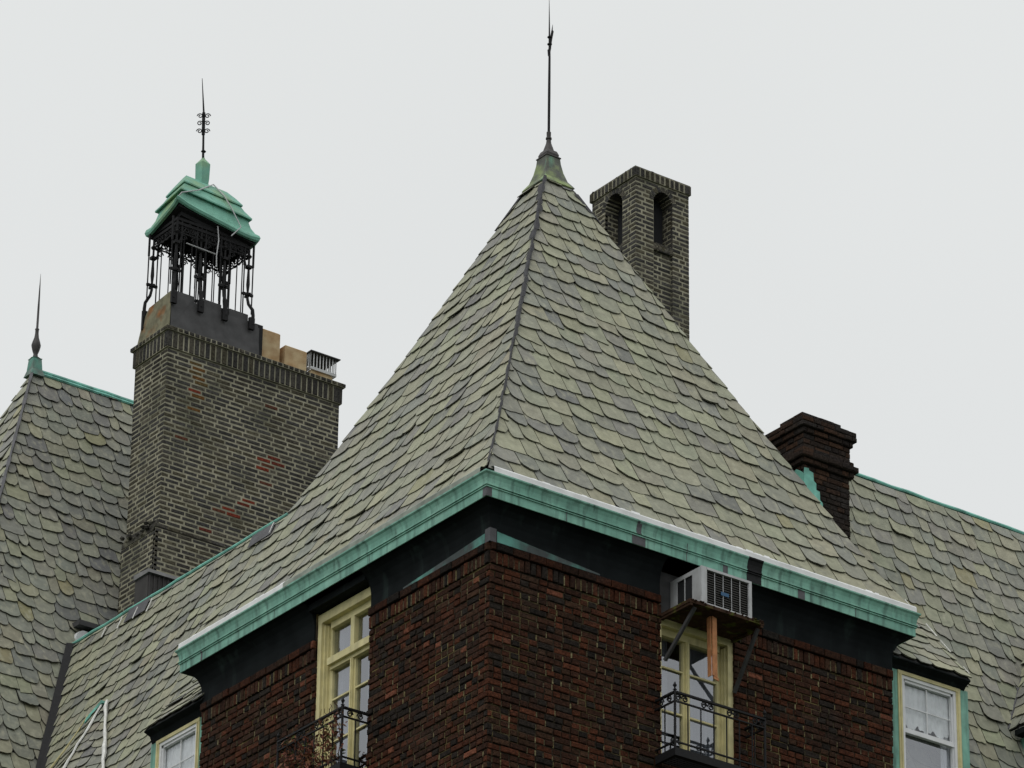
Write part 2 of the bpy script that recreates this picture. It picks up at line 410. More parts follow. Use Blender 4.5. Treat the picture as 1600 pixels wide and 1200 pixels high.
bricks(b, (0,TD,0), (1,0,0), (0,1,0), TW, 26.8, 27.55, .0805, .265, pick_tower, None, **kw)
bricks(b, (TW,0,0), (0,1,0), (1,0,0), TD, 26.8, 27.55, .0805, .265, pick_tower, None, **kw)
# reveals of the openings
for (op, U_, n_) in ((LW, 'L', 0), (RW, 'R', 0)):
    for s in (0, 1):
        a = op[s]
        if U_ == 'L': bricks(b, (0.0, a, 0), (1,0,0), (0, 1 if s == 0 else -1, 0), .16, 25.5, 27.55, .0805, .16, pick_tower, None, joint=.016, proud=(.002,.01))
        else: bricks(b, (a, 0.0, 0), (0,1,0), (1 if s == 0 else -1, 0, 0), .16, 25.5, 27.55, .0805, .16, pick_tower, None, joint=.016, proud=(.002,.01))
b.build('brick_facing', M['brick'], tower)
# soldier course and the row above it
for grp in (0, 1):
    b = MB(); b2_ = MB()
    ivs = [lambda z: [(0, LW[0])], lambda z: [(0, RW[0])]] if grp == 0 else [lambda z: [(LW[1], TD)], lambda z: [(RW[1], TW)], None, None]
    for (O, U_, N_, W_), iv in zip((((0,0,0),(0,1,0),(-1,0,0),TD), ((0,0,0),(1,0,0),(0,-1,0),TW), ((0,TD,0),(1,0,0),(0,1,0),TW), ((TW,0,0),(0,1,0),(1,0,0),TD)), ivs):
        bricks(b, O, U_, N_, W_, 27.56, 27.74, .18, .18, pick_tower, iv, joint=.014, proud=(.022,.04), vert=True, vj=.016, perp=.7)
        bricks(b2_, O, U_, N_, W_, 27.74, 27.855, .115, .27, lambda: tuple(x*.7 for x in pick_tower()), iv, joint=.012, proud=(.05,.066))
    b.build('soldier_course', M['brick'], tower); b2_.build('projecting_course', M['brick'], tower)
w = MB(); w.box((.03,.03,0),(TW-.03,TD-.03,ZB-.002)); w.build('lower_wall', M['wallplain'], tower)

# frieze, cornice and gutter edge swept round the tower
CORN = [(-1,-1,0,0),(1,-1,TW,0),(1,1,TW,TD),(-1,1,0,TD)]
def ring(o, z): return [Vector((x+sx*o, y+sy*o, z)) for sx, sy, x, y in CORN]
def sweep(mb, prof):
    R = [ring(o, z) for o, z in prof]
    for i in range(len(R)-1):
        for k in range(4):
            k2 = (k+1) % 4
            mb.add([R[i][k], R[i][k2], R[i+1][k2], R[i+1][k]], [(0,1,2,3)])
def sweep_open(mb, prof, side, a0, a1):
    """side 'L': along y on -X face, 'R': along x on -Y face"""
    for i in range(len(prof)-1):
        (o0, z0), (o1, z1) = prof[i], prof[i+1]
        if side == 'L': q = [(-o0,a1,z0),(-o0,a0,z0),(-o1,a0,z1),(-o1,a1,z1)]
        else: q = [(a0,-o0,z0),(a1,-o0,z0),(a1,-o1,z1),(a0,-o1,z1)]
        mb.add(q, [(0,1,2,3)])
FR = [(.02,27.855),(.02,28.04),(.035,28.14),(.075,28.24),(.13,28.31),(.19,28.345),(.24,28.352)]
fz = MB()
for side, op, Wd in (('L', LW, TD), ('R', RW, TW)):
    lo = (-.0, op[0]-.02); hi = (op[1]+.02, Wd)
    for (a0, a1), ends in ((lo, 0), (hi, 1)):
        for i in range(len(FR)-1):
            (o0, z0), (o1, z1) = FR[i], FR[i+1]
            s0 = [a0-o0 if ends == 0 else a0, a1+(o0 if ends == 1 else 0)]
            s1 = [a0-o1 if ends == 0 else a0, a1+(o1 if ends == 1 else 0)]
            if side == 'L': q = [(-o0,s0[1],z0),(-o0,s0[0],z0),(-o1,s1[0],z1),(-o1,s1[1],z1)]
            else: q = [(s0[0],-o0,z0),(s0[1],-o0,z0),(s1[1],-o1,z1),(s1[0],-o1,z1)]
            fz.add(q, [(0,1,2,3)])
        # end return beside the opening
        a = a1 if ends == 0 else a0
        pts = [(-o, a, z) if side == 'L' else (a, -o, z) for o, z in FR]
        pts += [(.2, a, 28.352), (.2, a, 27.855)] if side == 'L' else [(a, .2, 28.352), (a, .2, 27.855)]
        fz.add(pts, [tuple(range(len(pts)))])
for (x0, y0, x1, y1, nx, ny) in ((TW, 0, TW, TD, 1, 0), (TW, TD, 0, TD, 0, 1)):
    for i in range(len(FR)-1):
        (o0, z0), (o1, z1) = FR[i], FR[i+1]
        def pt(x, y, o): return (x + (o if x > CX else -o), y + (o if y > CY else -o))
        q = [(*pt(x0,y0,o0), z0), (*pt(x1,y1,o0), z0), (*pt(x1,y1,o1), z1), (*pt(x0,y0,o1), z1)]
        fz.add(q, [(0,1,2,3)])
fz.box((-.13, LW[0]-.019, 28.25), (.25, LW[1]+.019, 28.351))  # header box added over the opening to shade the window head
fzo = fz.build('frieze', M['frieze'], tower)
# bare copper strips low on the frieze beside the corner
g = MB()
def fstrip(side, a0, a1, h0, h1):
    n = 10
    for i in range(n):
        u0, u1 = a0+(a1-a0)*i/n, a0+(a1-a0)*(i+1)/n
        k0, k1 = h0+(h1-h0)*i/n, h0+(h1-h0)*(i+1)/n
        q = [(u0, 27.872), (u1, 27.872), (u1, 27.872+k1), (u0, 27.872+k0)]
        p = [(-.024, a, z) if side == 'L' else (a, -.024, z) for a, z in q]
        g.add(p if side == 'R' else p[::-1], [(0,1,2,3)])
fstrip('R', .09, 1.75, .15, .02); g.build('bare_copper_patch', M['frieze_green'], fzo)
g = MB(); fstrip('L', .09, 1.9, .13, .02); g.build('bare_copper_patch', M['frieze_green'], fzo)
g = MB(); g.box((-.03,-.03,27.86),(.075,.075,28.05)); g.build('corner_plate', M['lead'], fzo)
# cornice
CO = [(.24,28.352),(.252,28.354),(.252,28.475),(.268,28.478),(.268,28.490),(.250,28.493),(.250,28.502),(.276,28.505),(.276,28.520),(.262,28.523),
      (.264,28.55),(.272,28.60),(.290,28.65),(.312,28.672),(.312,28.692),(.29,28.694)]
c_ = MB(); sweep(c_, CO); cornice = c_.build('cornice', M['copper'], tower)
# lead edge between gutter and slates
LE = [(.304,28.692),(.300,28.765),(.285,28.785),(.22,28.80)]
for side in ('L','R'):       # ragged top of the lead
    g = MB(); sweep_open(g, LE, side, *((-.17, TW+.24) if side == 'R' else (4.35, TD+.24)))
    a0, a1 = (4.35, TD) if side == 'L' else (.3, TW)
    n = int((a1-a0)/.16)
    for i in range(n):
        u = a0+(a1-a0)*i/n
        sweep_open(g, [(.286,28.784),(.275-rr(0,.02),28.785+rr(0,.028))], side, u, u+rr(.06,.16))
    g.build('gutter_edge', M['lip'], tower)
g = MB(); sweep_open(g, LE, 'L', -.17, 4.35); g.build('gutter_edge', M['lip_old'], tower)
# dark tar patches and seams on the cornice
def patch(side, a0, a1, i0, i1, mt='lead'):
    q = MB(); n = max(1, int((a1-a0)/.03))
    for i in range(n):          # ragged edged tar
        u0 = a0+(a1-a0)*i/n; lo = max(i0 - (1 if rnd.random() < .3 and i0 > 1 else 0), 1); hi = min(i1 + rnd.choice((0,0,0,1,-1 if i1-i0 > 2 else 0)), len(CO))
        sweep_open(q, [(o+.004, z) for o, z in CO[lo:hi]], side, u0, u0+(a1-a0)/n)
    q.build('metal_patch', M[mt], cornice)
patch('R', 4.02, 4.27, 1, 15, 'iron'); patch('R', 2.10, 2.32, 1, 3); patch('R', 2.16, 2.24, 8, 13)
patch('R', 3.62, 3.70, 1, 3); patch('R', 4.90, 5.02, 1, 3, 'lead'); patch('R', 1.02, 1.03, 1, 4); patch('L', 6.38, 6.42, 1, 5)
patch('L', 2.35, 2.36, 1, 4); patch('L', 4.6, 4.61, 1, 4); patch('L', -.255, -.17, 1, 3); patch('R', -.255, -.17, 1, 3)
patch('R', 5.9, 5.91, 1, 4); patch('R', 3.0, 3.012, 1, 12)

# pyramid roof, slightly swept out at the eaves
PROF = [(3.575,28.745),(3.51,28.87),(3.27,29.28),(3.0,29.80),(2.75,30.31),(2.5,30.84),(2.0,31.86),(1.5,32.91),(1.0,33.99),(.5,35.08),(.2,35.72)]
ARC = [0.0]
for i in range(1, len(PROF)): ARC.append(ARC[-1] + math.dist(PROF[i], PROF[i-1]))
def prof(v):
    v = min(max(v, -.1), ARC[-1])
    for i in range(len(ARC)-1):
        if v <= ARC[i+1] or i == len(ARC)-2:
            k = (v-ARC[i])/(ARC[i+1]-ARC[i]); (a, b), (c, d) = PROF[i], PROF[i+1]
            s, z = a+(c-a)*k, b+(d-b)*k
            L_ = math.hypot(c-a, d-b); return s, z, ((d-b)/L_, (a-c)/L_)
FACES = [((1,0,0),(0,-1,0)), ((0,1,0),(1,0,0)), ((-1,0,0),(0,1,0)), ((0,-1,0),(-1,0,0))]
rf = MB(); ub = MB()
for k, (Uu, Nn) in enumerate(FACES):
    Uu, Nn = Vector(Uu), Vector(Nn)
    def pm(u, v, h, Uu=Uu, Nn=Nn):
        s, z, n = prof(v)
        return Vector((CX, CY, z)) + Uu*u + Nn*(s + n[0]*h) + Vector((0,0,n[1]*h))
    cdir = 1 if k == 3 else -1
    slates(rf, pm, ARC[-1], lambda v: -prof(v)[0]-.012, lambda v: prof(v)[0]+.012, .325, .255, .37, .25, rounded=.04, cutdir=cdir, lift=.034, thick=.017)
    for i in range(len(PROF)-1):
        s0, s1 = PROF[i][0]-.02, PROF[i+1][0]-.02
        ub.add([Vector((CX,CY,PROF[i][1]-.01))-Uu*s0+Nn*s0, Vector((CX,CY,PROF[i][1]-.01))+Uu*s0+Nn*s0,
                Vector((CX,CY,PROF[i+1][1]-.01))+Uu*s1+Nn*s1, Vector((CX,CY,PROF[i+1][1]-.01))-Uu*s1+Nn*s1], [(0,1,2,3)])
troof = rf.build('slate_roof', M['slate'], tower)
ub.build('roof_underlay', M['under'], troof)
# ragged lead strip along the hips
for sx, sy in ((-1,-1),(1,-1),(-1,1),(1,1)):
    g = MB(); v = .1 if (sx, sy) == (-1,-1) else 7.0
    while v < ARC[-1] - .2:
        ln = rr(.14,.28); k = v/ARC[-1]
        for side in (0, 1):
            wd = (.020 + .062*k) * rr(.35, 1.6)
            if side == (0 if sx == sy else 1): wd *= .75
            pts = []
            for vv, ww in ((v, wd*rr(.5,1)), (v+ln*.5, wd), (min(v+ln, ARC[-1]), wd*rr(.4,.9))):
                s, z, n = prof(vv); h = .062 if (sx, sy) == (-1,-1) else .036
                e0 = Vector((CX+sx*(s+n[0]*h), CY+sy*(s+n[0]*h), z+n[1]*h))
                d = Vector((-sx,0,0)) if side == 0 else Vector((0,-sy,0))
                pts.append((e0, e0 + d*ww))
            for i in range(2):
                g.add([pts[i][0], pts[i][1], pts[i+1][1], pts[i+1][0]], [(0,1,2,3)])
        v += ln*.96
    g.build('hip_strip', M['hip'], troof)

# spire on the tower
sp_ = bpy.data.objects.new('spire', None); COL.objects.link(sp_); sp_.parent = tower; sp_.empty_display_size = .2
def sq(c, h, z, a=0): return [Vector((c[0]+sx*h, c[1]+sy*h, z)) for sx, sy in ((-1,-1),(1,-1),(1,1),(-1,1))]
g = MB(); c = (CX, CY)
g.rings([sq(c,.265,35.655), sq(c,.275,35.665), sq(c,.255,35.70), sq(c,.20,35.78), sq(c,.155,35.93), sq(c,.128,36.08), sq(c,.12,36.17)])
g.build('base_cap', M['cap_lead'], sp_)
g = MB()
g.rings([sq(c,.118,36.165), sq(c,.132,36.175), sq(c,.130,36.19), sq(c,.105,36.21), sq(c,.108,36.24), sq(c,.085,36.30)])
g.lathe((CX,CY,0), [(.085,36.30),(.07,36.35),(.04,36.44),(.033,36.50),(.045,36.515),(.045,36.535),(.032,36.55),(.034,36.63),(.02,36.64)], 14)
g.build('neck', mat('dark_bronze', (.05,.045,.043), .25, 8, .5), sp_, False)
g = MB(); g.tube([(CX,CY,36.6),(CX,CY,37.3),(CX,CY,37.9),(CX-.004,CY+.003,38.3),(CX-.01,CY+.008,38.9)], [.020,.020,.017,.012,.003], 8)
g.tube([(CX-.01,CY,37.93),(CX+.0,CY,38.03),(CX+.02,CY-.012,38.25),(CX+.035,CY-.025,38.46)], [.012,.02,.018,.002], 6)
g.tube([(CX+.012,CY-.01,38.14),(CX+.034,CY-.025,38.34),(CX+.03,CY-.02,38.37)], [.014,.018,.005], 6)
for z in (38.12, 38.24): g.lathe((CX,CY,z), [(.012,-.02),(.036,-.005),(.036,.008),(.012,.02)], 8)
g.tube([(CX-.016,CY+.01,37.92),(CX-.014,CY+.01,38.02),(CX+.016,CY-.01,38.06)], [.006,.016,.01], 6)
g.build('rod', M['iron'], sp_)

# tall casement windows of the tower
def bx(mb, P, a0, a1, b0, b1, z0, z1, col=None): mb.box(P(a0,b0,z0), P(a1,b1,z1), col)
def tall_window(P, op, mw0, mw1, head, transom):
    root = bpy.data.objects.new('window', None); COL.objects.link(root); root.parent = tower; root.empty_display_size = .2
    a0, a1 = op; wdt = a1 - a0
    f = MB()
    for (j0, j1, e) in ((a0+.0, a0+mw0, 0), (a1-mw1, a1-.004, 1)):
        bx(f, P, j0, j1, .135, .22, 25.56, head)
        # stepped mouldings on the jambs
        if e: bx(f, P, j1-.085, j1, .02, .134, 25.56, head+.03); bx(f, P, j1-.115, j1-.086, .06, .134, 25.56, head); bx(f, P, j1-.135, j1-.116, .10, .134, 25.56, head)
        else: bx(f, P, j0, j0+mw0*.4, .05, .134, 25.56, head)
    i0, i1 = a0+mw0, a1-mw1
    bx(f, P, a0, a1, .02, .22, head+.03, head+.16); bx(f, P, i0, i1, .10, .22, head-.07, head+.03)
    mid = (i0+i1)/2 - .02
    if transom:
        bx(f, P, i0, i1, .05, .22, transom, transom+.10); bx(f, P, i0, i1, .10, .22, transom-.055, transom); bx(f, P, i0, i1, .10, .22, transom+.10, transom+.135)
        bx(f, P, mid-.042, mid+.042, .10, .22, transom+.135, head-.07)
    tz = (transom - .055) if transom else head - .07
    bx(f, P, mid-.028, mid+.028, .10, .22, 25.70, tz); bx(f, P, mid-.012, mid+.012, .085, .10, 25.70, tz)
    bx(f, P, i0, i1, .10, .22, 25.56, 25.70)
    for s in (0, 1):     # casement stiles
        aa, bb = (i0, mid-.028) if s == 0 else (mid+.028, i1)
        bx(f, P, aa, aa+.030, .13, .20, 25.70, tz); bx(f, P, bb-.030, bb, .13, .20, 25.70, tz)
    f.build('frame', M['yellow'], root)
    for z in (26.34, 26.95):
        for (aa, bb) in ((i0+.030, mid-.058), (mid+.058, i1-.030)):
            g = MB(); bx(g, P, aa, bb, .135, .165, z-.012, z+.012); g.build('glazing_bar', M['yellow'], root)
    def pane(aa, bb, z0, z1):
        q = MB(); bx(q, P, aa, bb, .168, .172, z0, z1); q.build('pane', M['glass'], root)
    pane(i0+.030, mid-.058, 25.70, tz); pane(mid+.058, i1-.030, 25.70, tz)
    if transom: pane(i0, mid-.05, transom+.135, head-.07); pane(mid+.05, i1, transom+.135, head-.07)
    r = MB(); bx(r, P, a0-.3, a1+.3, 1.4, 1.45, 25.3, 28.4)
    bx(r, P, a0-.34, a0-.3, .33, 1.4, 25.3, 28.4); bx(r, P, a1+.3, a1+.34, .33, 1.4, 25.3, 28.4)
    bx(r, P, a0-.3, a1+.3, .33, 1.4, 28.30, 28.34); r.build('room', M['dim'], root)
    for (c0, c1) in ((i0+.02, i0+wdt*.22), (mid+.1, i1+.02)):
        cu = MB(); n = 24; pts = []
        for i in range(n+1):
            a = c0+(c1-c0)*i/n; d = .24+.03*sin(i*1.9)+.01*sin(i*4.1); pts.append((a, d))
        for i in range(n):
            q = [P(pts[i][0],pts[i][1],25.6), P(pts[i+1][0],pts[i+1][1],25.6), P(pts[i+1][0],pts[i+1][1],28.0), P(pts[i][0],pts[i][1],28.0)]
            cu.add(q, [(0,1,2,3)])
        cu.build('curtain', M['curtain'], root)
    return root
tall_window(PL, LW, .10, .19, 28.06, 27.44)
wr = tall_window(PR, RW, .035, .165, 27.45, None)
g = MB(); bx(g, PR, RW[0]-.004, RW[0]+.012, -.012, .05, 25.6, 27.5); g.build('edge_strip', M['yellow'], wr)
g = MB(); bx(g, PR, RW[0], RW[1], .12, .2, 27.62, 28.3); g.build('infill_panel', M['sheet'], wr)

# ================================================================== AIR CONDITIONER
ac = thing('air_conditioner', 'boxy white window air conditioner on a mossy shelf under the copper cornice', 'air conditioner')
AX0, AX1, AY0, AY1, AZ0, AZ1 = 3.02, 3.86, -.55, .11, 27.635, 28.185
g = MB(); t_ = .035
g.box((AX0,AY0+.03,AZ0),(AX0+.012,AY0+.20,AZ1)); g.box((AX0,AY0+.52,AZ0),(AX0+.012,AY1,AZ1))
g.box((AX1-.012,AY0+.03,AZ0),(AX1,AY1,AZ1))
g.box((AX0+.012,AY0+.03,AZ1-.014),(AX1-.012,AY1,AZ1)); g.box((AX0+.012,AY0+.03,AZ0),(AX1-.012,AY1,AZ0+.014))
g.box((AX0,AY0+.20,AZ1-.06),(AX0+.012,AY0+.52,AZ1)); g.box((AX0,AY0+.20,AZ0),(AX0+.012,AY0+.52,AZ0+.05)); g.box((AX0,AY0+.352,AZ0+.05),(AX0+.01,AY0+.366,AZ1-.06))
# front bezel
for (x0,x1,z0,z1) in ((AX0-.004,AX0+.09,AZ0-.004,AZ1+.004),(AX1-.04,AX1+.004,AZ0-.004,AZ1+.004),(AX0+.085,AX1-.04,AZ1-.03,AZ1+.004),(AX0+.085,AX1-.04,AZ0-.004,AZ0+.04)):
    g.box((x0,AY0,z0),(x1,AY0+.03,z1))
g.build('casing', M['grey_white'], ac)
g = MB(); g.box((AX0+.02,AY0+.05,AZ0+.02),(AX1-.02,AY0+.07,AZ1-.02)); g.box((AX0+.02,AY0+.08,AZ0+.02),(AX0+.03,AY0+.6,AZ1-.02)); g.build('coil', M['dark'], ac)
g = MB()
n = 15
for i in range(n):
    z = AZ0+.05+(AZ1-AZ0-.09)*i/(n-1); g.box((AX0+.085,AY0+.028,z-.004),(AX1-.04,AY0+.048,z+.006))
g.build('fins', M['fin'], ac)
g = MB()
for i in range(6):
    x = AX0+.09+(AX1-AX0-.135)*i/5; g.box((x-.003,AY0+.012,AZ0+.04),(x+.003,AY0+.022,AZ1-.03))
g.build('grille', M['grey_white'], ac)
g = MB(); g.box((AX0+.33,AY0+.006,AZ0+.22),(AX0+.46,AY0+.012,AZ0+.27)); g.build('badge', M['blue'], ac)
# shelf
sh = thing('wooden_shelf', 'sagging mossy board shelf on two steel braces carrying the air conditioner', 'shelf')
g = MB(); g.box((2.755,-.63,27.565),(4.0,-.002,27.612)); g.box((2.765,-.625,27.53),(2.81,-.002,27.563)); g.box((3.95,-.625,27.53),(3.99,-.002,27.563))
for i in range(46):      # moss along the front edge
    x = rr(2.78,3.98); 
    if 3.1 < x < 3.72 and rnd.random() < .7: continue
    g.lathe((x,-.63,27.60+rr(-.012,.02)), [(.004,-.012),(rr(.012,.028),0),(.003,.014)], 6)
g.build('board', M['board'], sh)
for (p, q) in (((2.86,-.59,27.53),(2.80,-.03,26.95)), ((3.93,-.57,27.53),(3.955,-.035,26.80))):
    g = MB(); g.bar(p, q, .05, .012, up=(1,0,0)); g.bar(Vector(p)+Vector((.02,0,0)), Vector(q)+Vector((.02,0,0)), .012, .05, up=(1,0,0)); g.build('brace', M['sheet'], sh)
g = MB(); g.obox((3.245,-.50,26.70),(.07,0,-.02),(0,.025,0),(-.008,0,.84)); g.obox((3.225,-.475,26.70),(.012,0,0),(0,.07,0),(-.008,0,.84)); g.obox((3.26,-.495,26.66),(.08,0,-.02),(0,.02,0),(0,0,.04))
g.build('hanging_strip', M['orange'], sh)

# ================================================================== BALCONIES
def scroll(mb, c, ax, r, s, n=14, turns=1.5, rad=.008):
    """spiral in the plane of ax and z"""
    ax = Vector(ax); pts = []
    for i in range(n+1):
        k = i/n; t = k*turns*2*pi; q = r*(1-.75*k)
        pts.append(Vector(c) + ax*(s*q*cos(t)) + Vector((0,0,q*sin(t))))
    mb.tube(pts, rad, 5)
def balcony(label, P, a0, a1, near, axA, axB):
    """P(a, b, z) with b negative outwards; near = the corner post seen in front"""
    root = thing('balcony', label, 'balcony', group='wrought iron balconies on the corner tower')
    b0 = -.42; ZF, ZR, ZM = 25.55, 26.34, 26.215
    g = MB()
    def rail(z, w):
        g.bar(P(a0,b0,z), P(a1,b0,z), w, w*.7); g.bar(P(a0,b0,z), P(a0,0,z), w, w*.7); g.bar(P(a1,b0,z), P(a1,0,z), w, w*.7)
    rail(ZR, .038); rail(ZM, .026); rail(ZF+.10, .026)
    g.build('rail', M['iron'], root)
    def post(a, bb, fin):
        q = MB(); q.tube([P(a,bb,ZF), P(a,bb,ZR+.03)], .017, 6)
        if fin:
            p = P(a,bb,ZR+.02); q.lathe(p, [(.012,0),(.03,.012),(.012,.025),(.010,.04),(.028,.07),(.016,.095),(.003,.125)], 8)
        q.build('post', M['iron'], root)
    post(a0, b0, True); post(a1, b0, True)
    n = 7
    for i in range(1, n):
        a = a0+(a1-a0)*i/n; q = MB(); q.tube([P(a,b0,ZF), P(a,b0,ZM)], .010, 5); q.build('baluster', M['iron'], root)
    for aa in (a0, a1):
        for k in (1/2,):
            q = MB(); q.tube([P(aa,b0*k,ZF), P(aa,b0*k,ZM)], .010, 5); q.build('baluster', M['iron'], root)
    zc = (ZR+ZM)/2 - .004
    def scr(c, ax, sg):
        q = MB(); scroll(q, c, ax, .050, sg, 14, 1.5, .010); q.build('scroll', M['iron'], root)
    for i in range(7):
        a = a0+(a1-a0)*(i+.5)/7
        if i in (0, 2, 4, 6):
            scr(P(a-.055,b0,zc), axA, 1); scr(P(a+.055,b0,zc), axA, -1)
    for aa in (a0, a1):
        scr(P(aa,b0*.72,zc), axB, 1); scr(P(aa,b0*.34,zc), axB, -1)
    f = MB()
    bx(f, P, a0-.02, a1+.02, b0-.03, b0+.02, ZF-.10, ZF+.01); bx(f, P, a0-.02, a0+.03, b0+.021, -.03, ZF-.10, ZF+.01); bx(f, P, a1-.03, a1+.02, b0+.021, -.03, ZF-.10, ZF+.01)
    for i in range(7):
        bb = b0+.05+i*.05; bx(f, P, a0+.031, a1-.031, bb, bb+.024, ZF-.06, ZF-.03)
    f.build('floor_grate', M['iron'], root)
    return root
balcony('wrought iron balcony tangled with dry vine before the tall cream casement with transom', PL, 2.64, 4.14, 0, (0,1,0), (1,0,0))
balcony('wrought iron balcony below the air conditioner and orange strip', PR, 2.67, 4.16, 0, (1,0,0), (0,1,0))
# dried vine on the left balcony
vine = thing('dry_vine', 'rust brown withered climbing vine tangled in a wrought iron balcony', 'plant')
st = MB(); lf = MB()
for i in range(26):
    y = rr(2.68, 4.0); p = Vector((-.42+rr(-.03,.03), y, 25.55+rr(0,.1))); pts = [p.copy()]
    hgt = rr(.25,.8)*(1.0 if y < 3.9 else .6)
    for k in range(6):
        p = p + Vector((rr(-.05,.05), rr(-.09,.09), hgt/6)); pts.append(p.copy())
        nl = 7 if p.z < 26.3 else 2
        for q in range(nl):
            c = p + Vector((rr(-.06,.06), rr(-.09,.09), rr(-.08,.06))); s = rr(.014,.034)
            a = Vector((rr(-1,1),rr(-1,1),rr(-1,1))).normalized(); b_ = a.cross(Vector((rr(-1,1),rr(-1,1),rr(-1,1)))).normalized()
            n_ = a.cross(b_)
            colr = rnd.choices([(.17,.055,.033),(.12,.045,.026),(.20,.09,.045),(.11,.13,.04),(.22,.18,.09)], [6,4,3,2,1])[0]
            lf.add([c-a*s*1.5, c-b_*s*.6+n_*s*.2, c+a*s*1.6, c+b_*s*.6+n_*s*.2], [(0,1,2),(0,2,3)], colr)
    st.tube(pts, [.006]*6+[.002], 4)
for i in range(8):
    y = rr(2.7,3.2); p = Vector((-.43, y, 26.25)); pts = [p]
    for k in range(4): p = p+Vector((rr(-.03,.02), rr(-.06,.06), rr(.03,.07))); pts.append(p)
    st.tube(pts, .004, 4)
st.build('stem', mat('vine_stem', (.06,.035,.022), .2, 10, .9), vine); lf.build('foliage', M['leaf'], vine)

# ================================================================== WINGS
def roof_seg(pm_o, mb, ub, **k): pass
C1 = .40
LXT, LZT = 2.2, 31.95                      # top edge of the left-hand steep slope
RYT, RZT = 2.2, 32.10
def dormer(parent, P, Wp, a0, a1, zt, z_eave, ver, meet, e0, e1, side):
    """small dormer with a lean-to slate roof. P(a,b,z); eave spans e0..e1 in a"""
    d = bpy.data.objects.new('dormer', None); COL.objects.link(d); d.parent = parent; d.empty_display_size = .2
    fb = .10
    zb = 26.15
    ye = .07                               # width of cream frame
    for (p, q) in ((a0, a0+.13), (a1-.15, a1)):
        g = MB(); bx(g, P, p, q, fb, fb+.10, zb, zt+.06); g.build('jamb_board', M['copper'], d)
    for s, a in ((0, a0), (1, a1)):
        g = MB(); bx(g, P, a+(.02 if s == 0 else -.06), a+(.06 if s == 0 else -.02), fb+.101, 1.6, zb-.3, zt+.06); g.build('cheek', M['sheet'], d)
    i0, i1 = a0+.13, a1-.15
    g = MB()
    bx(g, P, i0, i0+ye, fb-.015, fb+.09, zb, zt); bx(g, P, i1-ye, i1, fb-.015, fb+.09, zb, zt); bx(g, P, i0, i1, fb-.018, fb+.09, zt, zt+.05)
    bx(g, P, i0+ye*.45, i0+ye*.75, fb-.028, fb-.015, zb, zt); bx(g, P, i1-ye*.75, i1-ye*.45, fb-.028, fb-.015, zb, zt)
    g.build('frame', M['yellow'], d)
    # white double-hung sash
    s0, s1 = i0+ye, i1-ye; zm = zt - .80
    g = MB(); wf = .045
    bx(g, P, s0, s0+wf, fb+.0, fb+.08, zb, zt); bx(g, P, s1-wf, s1, fb+.0, fb+.08, zb, zt); bx(g, P, s0+wf, s1-wf, fb+.0, fb+.08, zt-.05, zt)
    bx(g, P, s0+wf, s1-wf, fb+.012, fb+.075, zm-.03, zm+.035); bx(g, P, s0+wf, s0+wf+.03, fb+.02, fb+.07, zm+.035, zt-.05); bx(g, P, s1-wf-.03, s1-wf, fb+.02, fb+.07, zm+.035, zt-.05)
    bx(g, P, s0+wf, s1-wf, fb+.02, fb+.07, zt-.085, zt-.05)
    bx(g, P, s0+wf, s0+wf+.022, fb+.03, fb+.075, zb, zm-.03); bx(g, P, s1-wf-.022, s1-wf, fb+.03, fb+.075, zb, zm-.03)
    g.build('sash', M['white'], d)
    q0, q1 = s0+wf+.03, s1-wf-.03; md = (q0+q1)/2
    g = MB(); bx(g, P, md-.008, md+.008, fb+.045, fb+.062, zm+.035, zt-.085); bx(g, P, q0, q1, fb+.046, fb+.06, (zm+zt)/2-.03-.007, (zm+zt)/2-.03+.007); g.build('glazing_bar', M['white'], d)
    g = MB(); bx(g, P, q0, q1, fb+.064, fb+.068, zm+.035, zt-.085); g.build('pane', M['glass2'], d)
    g = MB(); bx(g, P, s0+wf+.022, s1-wf-.022, fb+.088, fb+.092, zb, zm-.03); g.build('pane', M['glass'], d)
    # lace curtain and room
    g = MB(); n = 40; lo = []
    for i in range(n+1):
        k = i/n; a = s0+.03+(s1-s0-.06)*k; lo.append((a, fb+.092+.008*sin(i*1.3)+.004*sin(i*3.1), zm+.10+.035*sin(i*.55)+.02*sin(i*1.5)))
    for i in range(n):
        (x0,d0,z0),(x1,d1,z1) = lo[i], lo[i+1]
        g.add([P(x0,d0,z0),P(x1,d1,z1),P(x1,d1,zt),P(x0,d0,zt)], [(0,1,2,3)])
    g.build('curtain', M['lace'], d)
    for (c0, c1) in ((s0, s0+.16), (s1-.2, s1)):
        g = MB()
        for i in range(10):
            x0, x1 = c0+(c1-c0)*i/10, c0+(c1-c0)*(i+1)/10
            g.add([P(x0,fb+.125+.01*sin(i*2),zb),P(x1,fb+.125+.01*sin(i*2+2),zb),P(x1,fb+.125+.01*sin(i*2+2),zt),P(x0,fb+.125+.01*sin(i*2),zt)], [(0,1,2,3)])
        g.build('curtain', M['lace'], d)
    g = MB(); bx(g, P, a0+.07, a1-.07, fb+.9, fb+.92, zb, zt+.1); bx(g, P, a0+.07, a1-.07, fb+.12, fb+.9, zt+.06, zt+.1); g.build('room', M['dim'], d)
    g = MB(); bx(g, P, a0, a1, fb, fb+.12, zb-.5, zb-.001); g.build('apron', M['copper'], d)
    # eave box: dark soffit and fascia
    g = MB()
    pr = [(-.045, z_eave-.010), (-.05, z_eave-.028), (.05, z_eave-.07), (.092, zt+.051), (.30, zt+.051), (.30, z_eave+.30)]
    if side == 'L': g.prism([P(e0+.01, b_, z_) for b_, z_ in pr], Vector(P(e1-.01,0,0))-Vector(P(e0+.01,0,0)))
    else: g.prism([P(e0+.01, b_, z_) for b_, z_ in pr][::-1], Vector(P(e1-.01,0,0))-Vector(P(e0+.01,0,0)))
